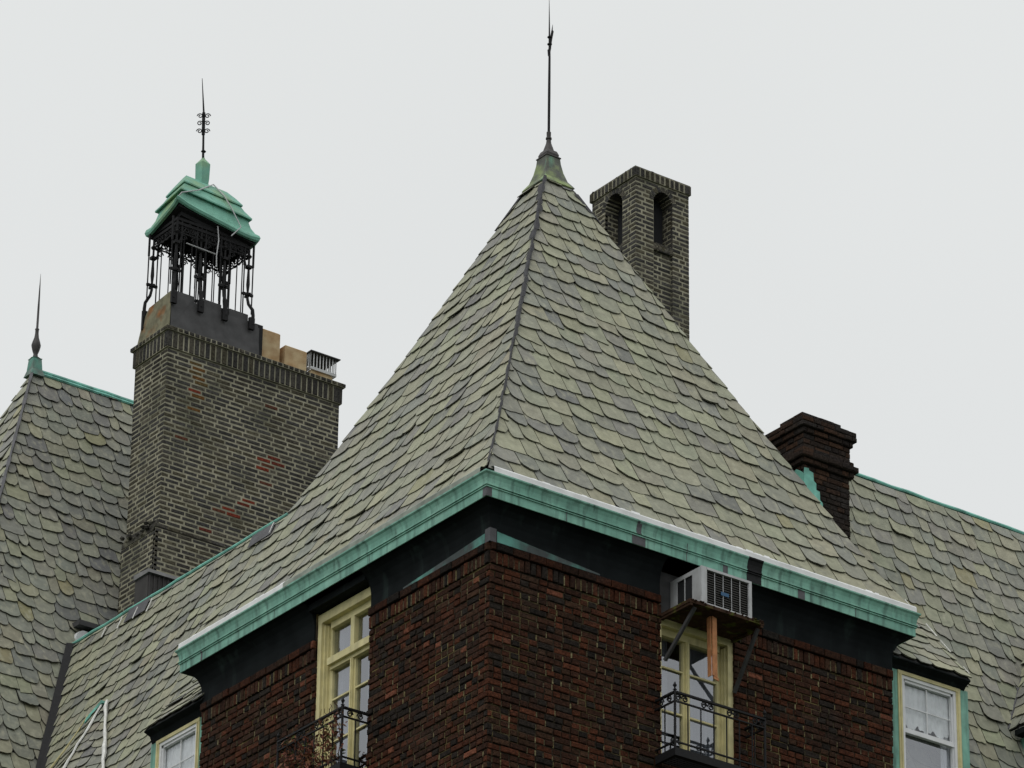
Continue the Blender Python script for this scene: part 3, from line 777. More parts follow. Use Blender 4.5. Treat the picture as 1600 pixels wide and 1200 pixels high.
    g.build('eave', M['frieze'], d)
    # roof: shed rising to the main slope
    r = MB(); u_ = MB()
    b_top, z_top = meet; O = Vector(P(e0, -.05, z_eave)); T = Vector(P(e0, b_top, z_top)); E1 = Vector(P(e1, -.05, z_eave)); T1 = Vector(P(e1, b_top, z_top))
    Uu = (E1-O).normalized(); Vv = (T-O).normalized()
    if side == 'L': poly_slates(r, u_, E1, -Uu, Vv, [E1, O, T, T1], .235, .30, rounded=.15)
    else: poly_slates(r, u_, O, Uu, Vv, [O, E1, T1, T], .25, .33, rounded=.10)
    ro = r.build('dormer_roof', M['slate'], d); u_.build('roof_underlay', M['under'], d)
    for a in (e0+.015, e1-.015):      # closing triangle below the verge
        g = MB()
        bm_, zm_ = (LXT, LZT) if side == 'L' else (RYT, RZT)
        g.add([P(a,-.05,z_eave-.01), P(a,b_top,z_top-.01), P(a, bm_-(C1 if side == 'L' else C1R)*(zm_-z_eave), z_eave-.01)], [(0,1,2)])
        g.build('cheek', M['sheet'], d)
    return d

# ---- left wing
lw = thing('mansard_wing', 'steep slate mansard wing with copper top edge between corner tower and spired pavilion', 'building', group='slate mansard wings beside the corner tower')
def lwx(z): return LXT - C1*(LZT - z)
nL = sqrt(1+C1*C1)
r = MB(); u_ = MB()
zb0 = 25.2; VL = (LZT-zb0)*nL
pmL = plane_map((lwx(zb0), 0, zb0), (0,-1,0), (C1,0,1))     # u = -y
yval = lambda z: 14.1 + (z-31.97)*.44
zof = lambda v: zb0 + v/nL
slates(r, pmL, VL-.05, lambda v: -yval(zof(v))+.06, lambda v: -5.0 if zof(v) > 28.75 else -6.74, .235, .235, .275, .275, rounded=.08, pal=PAL, pw=PW, cutdir=1)
u_.add([pmL(-yval(zb0)-.3,0,-.012), pmL(-6.74,0,-.012), pmL(-5,VL,-.012), pmL(-yval(LZT)-.3,VL,-.012)], [(0,1,2,3)])
lroof = r.build('slate_roof', M['slate'], lw); u_.build('roof_underlay', M['under'], lroof)
g = MB(); n = 26; pts = []
for i in range(n+1):
    y = 5.2+(14.16-5.2)*i/n; pts.append((LXT+.0, y, LZT+.0+rr(-.008,.008)))
g.tube(pts, .03, 8); g.tube([(p[0]+.05,p[1],p[2]+.015) for p in pts], .035, 8); g.build('ridge_roll', M['copper_pale'], lroof)
for y, zz, ln in ((12.92,31.78,.20), (12.46,31.80,.24), (12.03,31.80,.22), (11.62,31.80,.26), (8.36,31.86,.2)):
    g = MB(); u0 = -y; v1 = (zz-zb0)*nL; g.prism([pmL(u0,v1-ln,.045), pmL(u0+.022,v1-ln,.045), pmL(u0+.028,v1,.05), pmL(u0+.006,v1,.05)], pmL(0,0,.01)-pmL(0,0,0)); g.build('metal_strap', M['white_line'], lroof)
g = MB(); v1 = (31.62-zb0)*nL
g.prism([pmL(-12.3,v1,.046), pmL(-11.7,v1,.046), pmL(-11.7,v1+.27,.05), pmL(-12.3,v1+.27,.05)], pmL(0,0,.004)-pmL(0,0,0)); g.build('flashing_sheet', M['lead'], lroof); g = MB(); g.prism([pmL(-8.9,v1,.046), pmL(-8.3,v1+.02,.046), pmL(-8.3,v1+.25,.05), pmL(-8.9,v1+.24,.05)], pmL(0,0,.004)-pmL(0,0,0))
g.build('flashing_sheet', M['lead'], lroof)
g = MB(); g.box((.6,TD+.02,0),(6.0,12.6,25.3)); g.box((2.8,2.6,25),(15.4,17.5,31.6)); g.build('wall', M['wallplain'], lw)
g = MB(); g.box((LXT+.05,2.8,31.7),(15.5,16.0,31.93)); g.build('flat_roof', M['flat'], lw)
dormer(lw, PL, None, 6.79, 8.18, 27.72, 27.94, None, (1.16, 29.39), 6.66, 8.16, 'L')
# small hipped bay roof low on the left slope
by = bpy.data.objects.new('bay_roof', None); COL.objects.link(by); by.parent = lw; by.empty_display_size = .2
A1, A2 = Vector((1.29,11.76,29.72)), Vector((1.34,11.46,29.80))
Lf, Rt = Vector((.78,12.73,28.38)), Vector((.45,9.93,27.57)); H = Vector((.10,11.05,27.75))
A1b = A1+Vector((-.04,0,0)); A2b = A2+Vector((-.06,.02,0))
r = MB(); u_ = MB()
Lf2 = A1 + (Lf-A1)*1.9; H2 = A2b + (H-A2b)*1.3; Rt2 = A2 + (Rt-A2)*1.1
def face(p, q, s, horiz):   # polygon p.. with courses along 'horiz'
    nrm = (q-p).cross(s-p).normalized(); uu = (Vector((0,0,1)).cross(nrm)).normalized(); vv = nrm.cross(uu).normalized()
    if vv.z < 0: vv = -vv; uu = -uu
    return uu, vv
uu, vv = face(A1b, Lf2, H2, None); low = min(Lf2.z, H2.z)
if uu.cross(vv).x > 0: uu = -uu
poly_slates(r, u_, H2, uu, vv, [A2b, A1b, Lf2, H2], .22, .26, rounded=.2)
uu, vv = face(A2b, H2, Rt2, None)
if uu.cross(vv).y > 0: uu = -uu
poly_slates(r, u_, H2, uu, vv, [A2b, H2, Rt2], .22, .26, rounded=.2, pal=PAL_SHADE, pw=PW_SHADE)
r.build('slates', M['slate'], by); u_.build('roof_underlay', M['under'], by)
def wob(p, q, n, rad, nm, mt, par, amp=.012):
    g = MB(); pts = []
    for i in range(n+1): pts.append(p+(q-p)*i/n+Vector((rr(-amp,amp),rr(-amp,amp),0)))
    g.tube(pts, [rad*rr(.7,1.3) for _ in pts], 6); return g.build(nm, mt, par)
wob(A2b+Vector((-.05,-.0,.0)), H2+Vector((-.04,-.03,.02)), 16, .020, 'hip_line', M['white_line'], by)
wob(A2+Vector((-.06,-.03,.06)), Rt2+Vector((-.07,-.02,.03)), 16, .028, 'valley_line', M['white_line'], by)
wob(A1b+Vector((-.04,.04,.02)), Lf2+Vector((-.06,0,.03)), 10, .012, 'verge_line', M['yellow'], by)
g = MB(); g.bar(A1b+Vector((-.03,.12,-.08)), A2b+Vector((-.03,-.03,.04)), .09, .05); g.build('ridge_cap', M['copper_pale'], by)

# ---- right wing
rw = thing('mansard_wing', 'steep slate mansard wing running behind the small sooty chimney beside the corner tower', 'building', group='slate mansard wings beside the corner tower')
C1R = .34; nR = sqrt(1+C1R*C1R)
def rwy(z): return RYT - C1R*(RZT - z)
r = MB(); u_ = MB(); zb1 = 25.6; VR = (RZT-zb1)*nR
pmR = plane_map((0, rwy(zb1), zb1), (1,0,0), (0,C1R,1))
slates(r, pmR, VR-.07, lambda v: 4.8 if zb1+v/nR > 28.75 else 6.76, lambda v: 14.5, .262, .262, .30, .30, rounded=.06, cutdir=-1, pal=PAL+[(.235,.237,.20),(.222,.228,.19)], pw=PW+[7,7])
u_.add([pmR(6.76,0,-.012), pmR(14.5,0,-.012), pmR(14.5,VR,-.012), pmR(4.8,VR,-.012)], [(0,1,2,3)])
rroof = r.build('slate_roof', M['slate'], rw); u_.build('roof_underlay', M['under'], rroof)
g = MB(); pts = [(4.9+9.6*i/30, RYT, RZT+rr(-.01,.01)-.004*i/3) for i in range(31)]
g.tube(pts, .032, 8); g.tube([(p[0],p[1]+.05,p[2]+.02) for p in pts], .035, 8); g.build('ridge_roll', M['copper_pale'], rroof)
g = MB(); g.box((TW+.02,1.0,0),(14.4,6.0,25.7)); g.build('wall', M['wallplain'], rw)
dr = dormer(rw, PR, None, 6.80, 8.20, 27.93, 28.10, None, (1.33, 29.78), 6.74, 8.14, 'R')
# white flashing along the verge of that dormer roof
g = MB()
for (k0, k1, wd) in ((.97,.80,.02),(.66,.50,.018),(.45,.30,.012),(.12,.03,.008)):
    def vp(k): return Vector((8.15, -.05+1.38*k, 28.10+1.68*k+.06))
    g.bar(vp(k1), vp(k0), wd, .012)
g.build('verge_flashing', M['white_line'], dr)
# second dormer at the picture's edge
d2 = bpy.data.objects.new('dormer', None); COL.objects.link(d2); d2.parent = rw; d2.empty_display_size = .2
r = MB(); u_ = MB()
e0 = Vector((9.60,.80,28.0)); e1 = Vector((9.60,-.10,28.0))
vt_ = Vector((10.65,1.41,29.80)); vf = Vector((10.65,-.10,29.95))
poly_slates(r, u_, e0, (0,-1,0), (.54,0,1), [e0, e1, vf, vt_], .25, .28, rounded=.15)
o2 = r.build('dormer_roof', M['slate'], d2); u_.build('roof_underlay', M['under'], d2)
g = MB(); g.tube([e0+Vector((-.03,.0,.02)), vt_+Vector((-.03,-.02,.05))], .018, 6); g.build('valley', M['lead'], d2)
g = MB(); g.box((9.60,-.1,27.90),(10.8,.7,27.98)); g.build('eave', M['frieze'], d2)
g = MB(); g.box((9.74,.05,26.2),(9.78,1.0,27.90)); g.build('cheek', M['copper'], d2); g = MB(); g.box((9.74,0,26.2),(9.9,.048,27.9)); g.build('jamb_board', M['copper'], d2)
g = MB(); g.box((9.90,.03,26.2),(10.7,.04,27.9)); g.build('pane', M['glass'], d2)
# copper saddle at foot of the tower roof against the wing
# ================================================================== PAVILION
pv = thing('hipped_pavilion', 'tall hipped slate pavilion with rounded slates and ball finial at its apex', 'building')
PA = Vector((2.72,16.75,37.97)); CPY, CPX = .44, .39
# plane facing -Y : y = PA.y - CPY*(PA.z - z)
r = MB(); u_ = MB(); zb2 = 26.0; nP = sqrt(1+CPY**2); VP_ = (PA.z-zb2)*nP
pmP = plane_map((0, PA.y-CPY*(PA.z-zb2), zb2), (1,0,0), (0,CPY,1))
zP = lambda v: zb2 + v/nP
slates(r, pmP, VP_, lambda v: PA.x-CPX*(PA.z-zP(v)), lambda v: max(7.2 if zP(v) > 31.9 else -9, min(7.2, 2.45+.4*(min(zP(v),31.95)-31.95))) if zP(v) < 31.9 else 7.2, .30, .28, .34, .30, pal=PAL_SHADE, pw=PW_SHADE, rounded=.5, lift=.038, thick=.018)
u_.add([pmP(PA.x-CPX*(PA.z-zb2),0,-.012), pmP(2.6,0,-.012), pmP(7.2,(31.5-zb2)*nP,-.012), pmP(7.2,VP_,-.012), pmP(PA.x,VP_,-.012)], [(0,1,2,3,4)])
nX = sqrt(1+CPX**2); VX = (PA.z-zb2)*nX
pmX = plane_map((PA.x-CPX*(PA.z-zb2), PA.y, zb2), (0,-1,0), (CPX,0,1))
zX = lambda v: zb2 + v/nX
slates(r, pmX, VX, lambda v: -CPY*(PA.z-zX(v)), lambda v: CPY*(PA.z-zX(v))+.01, .30, .28, .34, .30, rounded=.4, lift=.038, thick=.018)
w_ = CPY*(PA.z-zb2); u_.add([pmX(-w_,0,-.012), pmX(w_,0,-.012), pmX(0,VX,-.012)], [(0,1,2)])
pmB = plane_map((0, PA.y+CPY*(PA.z-zb2), zb2), (-1,0,0), (0,-CPY,1))
u_.add([pmB(-7.2,0,-.0), pmB(-PA.x+CPX*(PA.z-zb2),0,0), pmB(-PA.x,VP_,0), pmB(-7.2,VP_,0)], [(0,1,2,3)])
proof = r.build('slate_roof', M['slate'], pv); u_.build('roof_underlay', M['under'], proof)
g = MB(); pts = [(PA.x+4.5*i/16, PA.y, PA.z+.03+rr(-.006,.006)) for i in range(17)]; g.tube(pts, .045, 8); g.tube([(p[0],p[1]-.03,p[2]-.05) for p in pts], .03, 6)
g.build('ridge_roll', M['copper_pale'], proof)
g = MB(); hp0 = PA+Vector((-CPX*12,-CPY*12,-12)); v = 0
while v < 1:
    k = rr(.014,.024); a, b_ = hp0+(PA-hp0)*v, hp0+(PA-hp0)*min(v+k,1); off = Vector((-.045,-.06,.035)); g.bar(a+off, b_+off, rr(.03,.06), .012, up=(-.7,-.7,.5)); v += k
g.build('hip_strip', M['lead'], proof)
# open black valley between pavilion and left wing
g = MB(); za, zc = 26.0, 31.93
va, vc = Vector((lwx(za), yval(za), za)), Vector((lwx(zc), yval(zc), zc))
o1, o2_ = Vector((-.055,-.07,.0)), Vector((0,-.13,0))
g.add([va+Vector((-.15,-.05,-.0)), va+Vector((.0,-.17,.0)), vc+Vector((0,-.12,0)), vc+Vector((-.13,-.05,0))], [(0,1,2,3)])
g.build('valley_gutter', M['iron'], proof)
g = MB(); g.box((-2.4,11.9,0),(7.0,21,26.1)); g.build('wall', M['wallplain'], pv)
fin = bpy.data.objects.new('finial', None); COL.objects.link(fin); fin.parent = pv; fin.empty_display_size = .2
fx, fy, fz_ = PA.x+.02, PA.y, PA.z
g = MB(); cc = (fx, fy); g.rings([sq(cc,.13,fz_-.10), sq(cc,.095,fz_+.02), sq(cc,.08,fz_+.22), sq(cc,.09,fz_+.235), sq(cc,.05,fz_+.25)]); g.build('base_cap', mat('dull_copper', (.14,.19,.165), .25, 8, .7, col2=(.12,.30,.24), c2scale=5.0), fin)
g = MB(); g.lathe((fx,fy,fz_), [(.07,.23),(.085,.25),(.045,.28),(.036,.33),(.055,.38),(.075,.46),(.08,.50),(.065,.56),(.04,.64),(.03,.72),(.03,.78),(.037,.80),(.02,.82),(.018,1.2),(.01,1.6),(.002,1.85)], 14); g.build('rod', mat('dark_finial', (.045,.043,.043), .25, 8, .5), fin, True)

# ================================================================== BIG CHIMNEY WITH CUPOLA
c1 = thing('brick_chimney', 'broad grey brown brick chimney carrying an iron cupola with green copper roof', 'chimney', group='brick chimneys above the slate roofs')
X0, X1, Y0, Y1 = 3.07, 6.40, 13.12, 14.08
ZC0, ZC1 = 33.87, 37.04
def redz(x, z):
    # odd red bricks and a rust run below the iron cupola
    for (cx, cz, rx, rz, p) in ((5.02-X0,35.58,.19,.20,.8),(4.9-X0,35.2,.15,.05,.8),(4.22-X0,34.52,.18,.06,.8),(4.55-X0,34.75,.10,.05,.9),(3.86-X0,34.05,.16,.05,.9),(4.3-X0,36.0,.9,.6,.03),(3.4-X0,35.0,.4,.6,.04)):
        if abs(x-cx) < rx and abs(z-cz) < rz and rnd.random() < p: return rnd.choice([(.17,.035,.02),(.12,.03,.02),(.10,.04,.025)])
    if abs(x-.52) < .13 and z > 36.1 and rnd.random() < .6: return rnd.choice([(.13,.065,.022),(.10,.07,.03)])
    return None
b = MB(); kw2 = dict(joint=.0245, proud=(.002,.007), bond='running')
bricks(b, (X0,Y0,0), (1,0,0), (0,-1,0), X1-X0, ZC0, ZC1, .0815, .272, pick_chim, colf=redz, **kw2)
bricks(b, (X0,Y0,0), (0,1,0), (-1,0,0), Y1-Y0, ZC0, ZC1, .0815, .272, pick_chim, **kw2)
bricks(b, (X1,Y0,0), (0,1,0), (1,0,0), Y1-Y0, ZC0, ZC1, .0815, .272, pick_chim, **kw2)
bricks(b, (X0,Y1,0), (1,0,0), (0,1,0), X1-X0, ZC0, ZC1, .0815, .272, pick_chim, **kw2)
q = .07
bricks(b, (X0-q,Y0-.02,0), (1,0,0), (0,-1,0), X1-X0+q, 31.95, 33.93, .0815, .272, pick_chim, colf=lambda x, z: redz(x-q, z), **kw2)
bricks(b, (X0-q,Y0-.02,0), (0,1,0), (-1,0,0), Y1-Y0+.05, 31.95, 33.80, .0815, .272, pick_chim, **kw2)
dk = lambda: tuple(x*.8 for x in pick_chim())
for (z0, z1, pr_, vert) in ((37.05,37.34,.035,True),(37.345,37.42,.07,True)):
    for (O, U_, N_, W_) in (((X0-pr_,Y0,0),(1,0,0),(0,-1,0),X1-X0+2*pr_),((X0,Y0-pr_,0),(0,1,0),(-1,0,0),Y1-Y0+2*pr_),((X1,Y0-pr_,0),(0,1,0),(1,0,0),Y1-Y0+2*pr_),((X0-pr_,Y1,0),(1,0,0),(0,1,0),X1-X0+2*pr_)):
        bricks(b, O, U_, N_, W_, z0, z1, z1-z0, .21, dk, joint=.02, vj=.026, proud=(pr_,pr_+.008), vert=True)
body = b.build('brick_facing', M['brick'], c1)
g = MB(); g.box((X0,Y0,31.9),(X1,Y1,37.05)); g.box((X0-q,Y0-.02,31.9),(X1,Y1,33.84)); g.box((X0-.03,Y0-.03,37.05),(X1+.03,Y1+.03,37.345)); g.box((X0-.065,Y0-.065,37.345),(X1+.065,Y1+.065,37.415))
g.build('brick_core', M['mortar_grey'], c1)
g = MB()
g.rings([[(X0-q-.012,Y0+.03,33.80),(X1,Y0+.03,33.84),(X1,Y1,33.84),(X0-q-.012,Y1,33.80)],[(X0-q-.008,Y0-.025,33.87),(X1,Y0-.025,33.87),(X1,Y1,33.87),(X0-q-.008,Y1,33.86)],[(X0-.008,Y0+.03,34.02),(X1,Y0+.03,33.95),(X1,Y1,33.95),(X0-.008,Y1,34.02)]])
for i in range(26):
    y = rr(Y0,Y1); g.lathe((X0-rr(0,.13),y,rr(33.82,34.0)), [(.02,-.03),(rr(.03,.06),0),(.015,.03)], 6)
g.build('tar_offset', mat('tarred_offset', (.05,.048,.042), .35, 14, .9, .4, 30, .1, col2=(.14,.135,.10), c2scale=6.0), c1)
# clay flues
def pot(x0, x1, y0, y1, z0, z1, dark=False):
    p = MB(); p.rings([[(x0,y0,z0),(x1,y0,z0),(x1,y1,z0),(x0,y1,z0)],[(x0,y0,z1-.02),(x1,y0,z1-.02),(x1,y1,z1-.02),(x0,y1,z1-.02)],[(x0+.02,y0+.02,z1),(x1-.02,y0+.02,z1),(x1-.02,y1-.02,z1),(x0+.02,y1-.02,z1)],
                     [(x0+.04,y0+.04,z1),(x1-.04,y0+.04,z1),(x1-.04,y1-.04,z1),(x0+.04,y1-.04,z1)],[(x0+.04,y0+.04,z0),(x1-.04,y0+.04,z0),(x1-.04,y1-.04,z0),(x0+.04,y1-.04,z0)]], cap=False)
    return p.build('flue_pot', M['clay'], c1)
pot(5.02,5.40,13.42,13.80,37.4,38.16); pot(5.50,5.93,13.42,13.85,37.4,38.0)
fp = pot(6.02,6.45,13.42,13.80,37.4,37.72)
g = MB(); g.rings([[(5.97,13.35,38.01),(6.56,13.35,38.01),(6.56,13.86,38.01),(5.97,13.86,38.01)],[(5.97,13.35,38.025),(6.56,13.35,38.025),(6.56,13.86,38.025),(5.97,13.86,38.025)],[(6.12,13.50,38.10),(6.40,13.50,38.10),(6.40,13.72,38.10),(6.12,13.72,38.10)]]); g.build('flue_hood', M['sheet'], fp)
g = MB()
for i in range(9):
    k = i/8
    for y in (13.40, 13.82): g.tube([(6.0+.5*k,y,37.72),(6.0+.5*k,y,38.02)], .010, 4)
    for x in (6.0, 6.5): g.tube([(x,13.40+.42*k,37.72),(x,13.40+.42*k,38.02)], .010, 4)
g.box((5.99,13.39,37.70),(6.51,13.41,37.75)); g.box((5.99,13.81,37.70),(6.51,13.83,37.75)); g.box((5.99,13.411,37.70),(6.01,13.809,37.75)); g.box((6.49,13.411,37.70),(6.51,13.809,37.75))
g.build('flue_guard', M['galv'], fp)
# sheet metal apron below the cupola
ap = MB(); CB = [(3.07,13.13),(4.78,13.13),(4.78,14.02),(3.07,14.02)]
ap.prism([(3.09,13.10,37.42),(4.80,13.10,37.42),(4.78,13.14,38.0),(4.58,13.14,38.02),(4.58,13.14,38.13),(4.22,13.14,38.13),(4.22,13.14,38.0),(4.06,13.14,38.0),(4.06,13.14,38.14),(3.70,13.14,38.14),(3.70,13.14,38.02),(3.54,13.14,38.02),(3.54,13.14,38.12),(3.11,13.14,38.12)], (0,.02,0))
ap.box((4.78,13.13,37.42),(4.80,14.0,37.95)); ap.box((3.12,13.98,37.42),(4.77,14.0,38.0)); ap.box((3.13,13.165,37.6),(4.77,13.97,37.7))
apo = ap.build('metal_apron', M['sheet'], c1)
g = MB(); g.prism([(3.06,13.10,37.42),(3.06,14.06,37.42),(3.10,13.98,37.85),(3.10,13.80,38.05),(3.10,13.14,38.10)], (.012,0,0)); g.build('rusty_side', M['rust'], c1)
g = MB(); g.box((4.83,13.3,37.42),(4.98,13.8,38.12)); g.build('flue_side', M['iron'], c1)
# cupola
cu = bpy.data.objects.new('cupola', None); COL.objects.link(cu); cu.parent = c1; cu.empty_display_size = .2
KX, KY = 3.86, 13.49
def skew(x, y, z):
    k = min(max((40.0-z)/.45, 0), 1); u, v = (x-3.07)/1.58, (y-13.04)/.9   # the old roof is cocked up at its near corner
    n_, r_, l_, b_ = .05+.09*k, -.07-.04*k, -.06-.09*k, -.10
    return Vector((x, y, z + n_*(1-u)*(1-v) + r_*u*(1-v) + l_*(1-u)*v + b_*u*v))
def rect(hx, hy, z): return [skew(KX+sx*hx, KY+sy*hy, z) for sx, sy in ((-1,-1),(1,-1),(1,1),(-1,1))]
def rectn(hx, hy, z, up=.0):
    # finely divided rectangle ring whose corners kick up
    out = []
    for (sx, sy, tx, ty) in ((-1,-1,1,-1),(1,-1,1,1),(1,1,-1,1),(-1,1,-1,-1)):
        for i in range(8):
            k = i/8; x = sx+(tx-sx)*k; y = sy+(ty-sy)*k
            c_ = max(0, abs(2*k-1)-.55)/.45
            out.append(skew(KX+x*hx, KY+y*hy, z+up*c_*c_))
    return out
g = MB()
g.rings([rectn(.76,.44,39.52,.03), rectn(.80,.47,39.53,.05), rectn(.815,.485,39.57,.06), rectn(.80,.465,39.61,.06), rectn(.745,.42,39.67,.03), rectn(.69,.37,39.79), rectn(.635,.325,39.97), rectn(.62,.31,39.985)], cap=False)
g.rings([rectn(.62,.31,39.96), rectn(.70,.385,39.935), rectn(.70,.385,39.96), rectn(.60,.30,40.09), rectn(.525,.225,40.24)], cap=False)
g.rings([rectn(.52,.22,40.20), rectn(.575,.275,40.19), rectn(.575,.275,40.215), rectn(.49,.17,40.36), rectn(.40,.05,40.50), rectn(.38,.012,40.51)], cap=True)
g.build('copper_roof', M['copper_cap'], cu)
g = MB(); g.rings([rectn(.74,.42,39.60), rectn(.74,.42,39.51), rectn(.66,.36,39.49), rectn(.65,.35,39.43), rectn(.60,.30,39.43), rectn(.60,.30,39.55)]); g.build('soffit', M['iron'], cu)
def arcpts(p, q, sag, n=8): return [Vector(p)+(Vector(q)-Vector(p))*i/n+Vector((0,0,-sag*sin(pi*i/n))) for i in range(n+1)]
# posts: eight spindled uprights with flanking rods
posts = []
for i in range(4): posts.append((KX-.70+1.40*i/3, KY-.34, 0, -1)); posts.append((KX-.70+1.40*i/3, KY+.36, 0, 1))
for (x, y, ox, oy) in posts:
    left = x < 3.3; right = x > 4.4
    dx = -.07 if left else .07 if right else 0
    fb_ = 37.95
    p = MB(); dy = oy*.05
    g0 = Vector((x+dx, y+dy*1.6, fb_-.02)); zt = 39.46
    pts = [g0, Vector((x+dx, y+dy*1.6, 38.10)), Vector((x+dx*.9, y+dy*1.5, 38.20)), Vector((x+dx*.2, y+dy*.3, 38.32)), Vector((x,y,38.42)), Vector((x,y,38.50)), Vector((x,y,38.56)), Vector((x,y,38.68)), Vector((x,y,38.85)), Vector((x,y,39.0)), Vector((x,y,zt))]
    p.tube(pts, [.030,.030,.028,.026,.024,.022,.020,.032,.024,.018,.020], 8)
    p.bar((x-.10, y, 38.50), (x+.10, y, 38.50), .035, .045); p.bar((x, y-.08, 38.485), (x, y+.08, 38.485), .03, .035)
    p.box((x+dx*.7-.05, y+dy*1.6-.02, 37.84 if oy < 0 else 37.7), (x+dx*.7+.05, y+dy*1.6+.03, 38.05))
    p.box((x-.045, y-.04, 38.98), (x+.045, y+.04, 39.03)); p.lathe((x,y,39.2), [(.02,-.04),(.05,0),(.02,.04)], 8)
    for s in (-1, 1):
        p.tube([(x+s*.085, y, 38.20+rr(-.08,.08)), (x+s*.085, y, 39.02)], .012, 5); p.tube([(x+s*.085, y, 39.02), (x+s*.085, y, zt)], .02, 5)
        if (left and s < 0) or (right and s > 0): continue
        scroll(p, (x+s*.13, y, 39.12), (1,0,0), .06, s, 10, 1.2, .012); scroll(p, (x+s*.17, y, 39.27), (1,0,0), .07, -s, 10, 1.2, .012)
        p.tube([(x+s*.05,y,39.0),(x+s*.11,y,39.22),(x+s*.24,y,39.42)], .014, 5)
    p.build('iron_post', M['iron'], cu)
lat = MB()
for (p, q) in (((KX-.7,KY-.34),(KX+.7,KY-.34)), ((KX-.7,KY+.36),(KX+.7,KY+.36)), ((KX-.7,KY-.34),(KX-.7,KY+.36)), ((KX+.7,KY-.34),(KX+.7,KY+.36))):
    lat.bar((*p,39.36), (*q,39.36), .04, .05); lat.bar((*p,39.20), (*q,39.20), .018, .02); lat.bar((*p,39.44), (*q,39.44), .04, .05)
    n = 11 if p[1] == q[1] else 6; ax = Vector((q[0]-p[0], q[1]-p[1], 0)).normalized()
    for i in range(n):
        k = (i+.5)/n; c = Vector((p[0]+(q[0]-p[0])*k, p[1]+(q[1]-p[1])*k, 39.28))
        scroll(lat, c, ax, .065, 1 if i % 2 else -1, 10, 1.3, .011)
        lat.tube([c+Vector((0,0,.10)), c+ax*.06+Vector((0,0,-.10))], .010, 5)
        if i % 3 != 1: lat.tube(arcpts(c-ax*.07+Vector((0,0,-.06)), c+ax*.07+Vector((0,0,-.05)), .05), .012, 5)
for i in range(9):
    x = KX-.6+1.2*i/8 + rr(0,.08); lat.tube([(x,KY-.30,38.0),(x,KY-.30,39.2)], .010, 5); lat.tube([(x-.05,KY+.30,38.0),(x-.05,KY+.30,39.2)], .010, 5)
for k in range(36):
    c = Vector((KX+rr(-.6,.6), KY+rr(-.30,.30), rr(39.10,39.34))); lat.tube([c, c+Vector((rr(-.07,.07),rr(-.05,.05),rr(-.10,.02)))], .009, 4)
lat.build('scroll_frieze', M['iron'], cu)
# guy wires over the roof
def wire(*pts):
    g = MB(); g.tube(pts, .011, 5); g.build('guy_wire', M['grey_white'], cu)
hx = lambda a, b_, z: skew(KX+a, KY+b_, z)
wire(hx(.10,-.10,40.50), hx(-.32,-.34,40.10), hx(-.72,-.46,39.78), hx(-.80,-.40,39.62))
wire(hx(.10,-.10,40.50), hx(.20,-.28,40.24), hx(.27,-.40,39.99), hx(.42,-.495,39.64), hx(.25,-.48,39.4))
wire(hx(.02,-.42,39.5), hx(.05,-.42,39.25), hx(.02,-.42,38.95), hx(.03,-.42,38.75))
wire(hx(-.55,-.40,38.92), hx(0,-.42,38.97))
# finial
fi = MB(); fx, fy = KX-.06, KY
fi.rings([[Vector((fx+h*cos(pi/4+.15+k*pi/2),fy+h*sin(pi/4+.15+k*pi/2),z)) for k in range(4)] for h, z in ((.06,40.26),(.10,40.40),(.115,40.55),(.122,40.80),(.122,40.83),(.03,40.93),(.02,40.96))])
fi.build('copper_block', M['copper_cap'], cu)
fi = MB(); fi.tube([(fx,fy,40.9),(fx-.01,fy,41.2),(fx-.03,fy,41.8),(fx-.08,fy+.02,42.45)], [.022,.019,.017,.005], 7)
fi.lathe((fx,fy,41.07), [(.015,-.03),(.045,0),(.015,.03)], 8)
for k in range(4):
    a = k*pi/2+.9; ax = Vector((cos(a), sin(a), 0))
    for (zc, s) in ((41.45,1),(41.60,-1),(41.74,1)):
        scroll(fi, Vector((fx-.025,fy,zc))+ax*.062, ax, .050, s, 12, 1.3, .009)
fi.tube([(fx-.02,fy,41.38),(fx-.03,fy,41.8)], .028, 6)
fi.build('finial_rod', M['iron'], cu)

# ================================================================== TALL CHIMNEY WITH ARCHES
c2 = thing('brick_chimney', 'tall square grey brown brick chimney with arched openings behind the pyramid roof', 'chimney', group='brick chimneys above the slate roofs')
TX0, TX1, TY0, TY1 = 8.28, 9.36, 7.64, 8.78
AR = dict(R=(8.64-TX0, 9.03-TX0), L=(7.98-TY0, 8.44-TY0))
SILL, SPR = 38.44, 39.22
def ivarch(o, Wd):
    c, r_ = (o[0]+o[1])/2, (o[1]-o[0])/2
    def f(z):
        if z < SILL: return [(0, Wd)]
        if z < SPR: return [(0,o[0]),(o[1],Wd)]
        h = z - SPR; rad = r_+.09
        if h < rad:
            w2 = sqrt(rad*rad-h*h); return [(0,c-w2),(c+w2,Wd)]
        return [(0,Wd)]
    return f
b = MB(); WX, WY = TX1-TX0, TY1-TY0
def ivp(o, Wd):
    fa = ivarch(o, Wd)
    return lambda z: [(0,o[0]),(o[1],Wd)] if z < SILL-.12 else fa(z)
kw3 = dict(joint=.0245, proud=(.002,.007), bond='running')
bricks(b, (TX0,TY0,0), (1,0,0), (0,-1,0), WX, 31.9, 39.53, .081, .262, pick_chim, ivp(AR['R'],WX), **kw3)
bricks(b, (TX0,TY0,0), (0,1,0), (-1,0,0), WY, 31.9, 39.53, .081, .262, pick_chim, ivp(AR['L'],WY), **kw3)
bricks(b, (TX1,TY0,0), (0,1,0), (1,0,0), WY, 31.9, 39.53, .081, .262, pick_chim, ivp(AR['L'],WY), **kw3)
bricks(b, (TX0,TY1,0), (1,0,0), (0,1,0), WX, 31.9, 39.53, .081, .262, pick_chim, ivp(AR['R'],WX), **kw3)
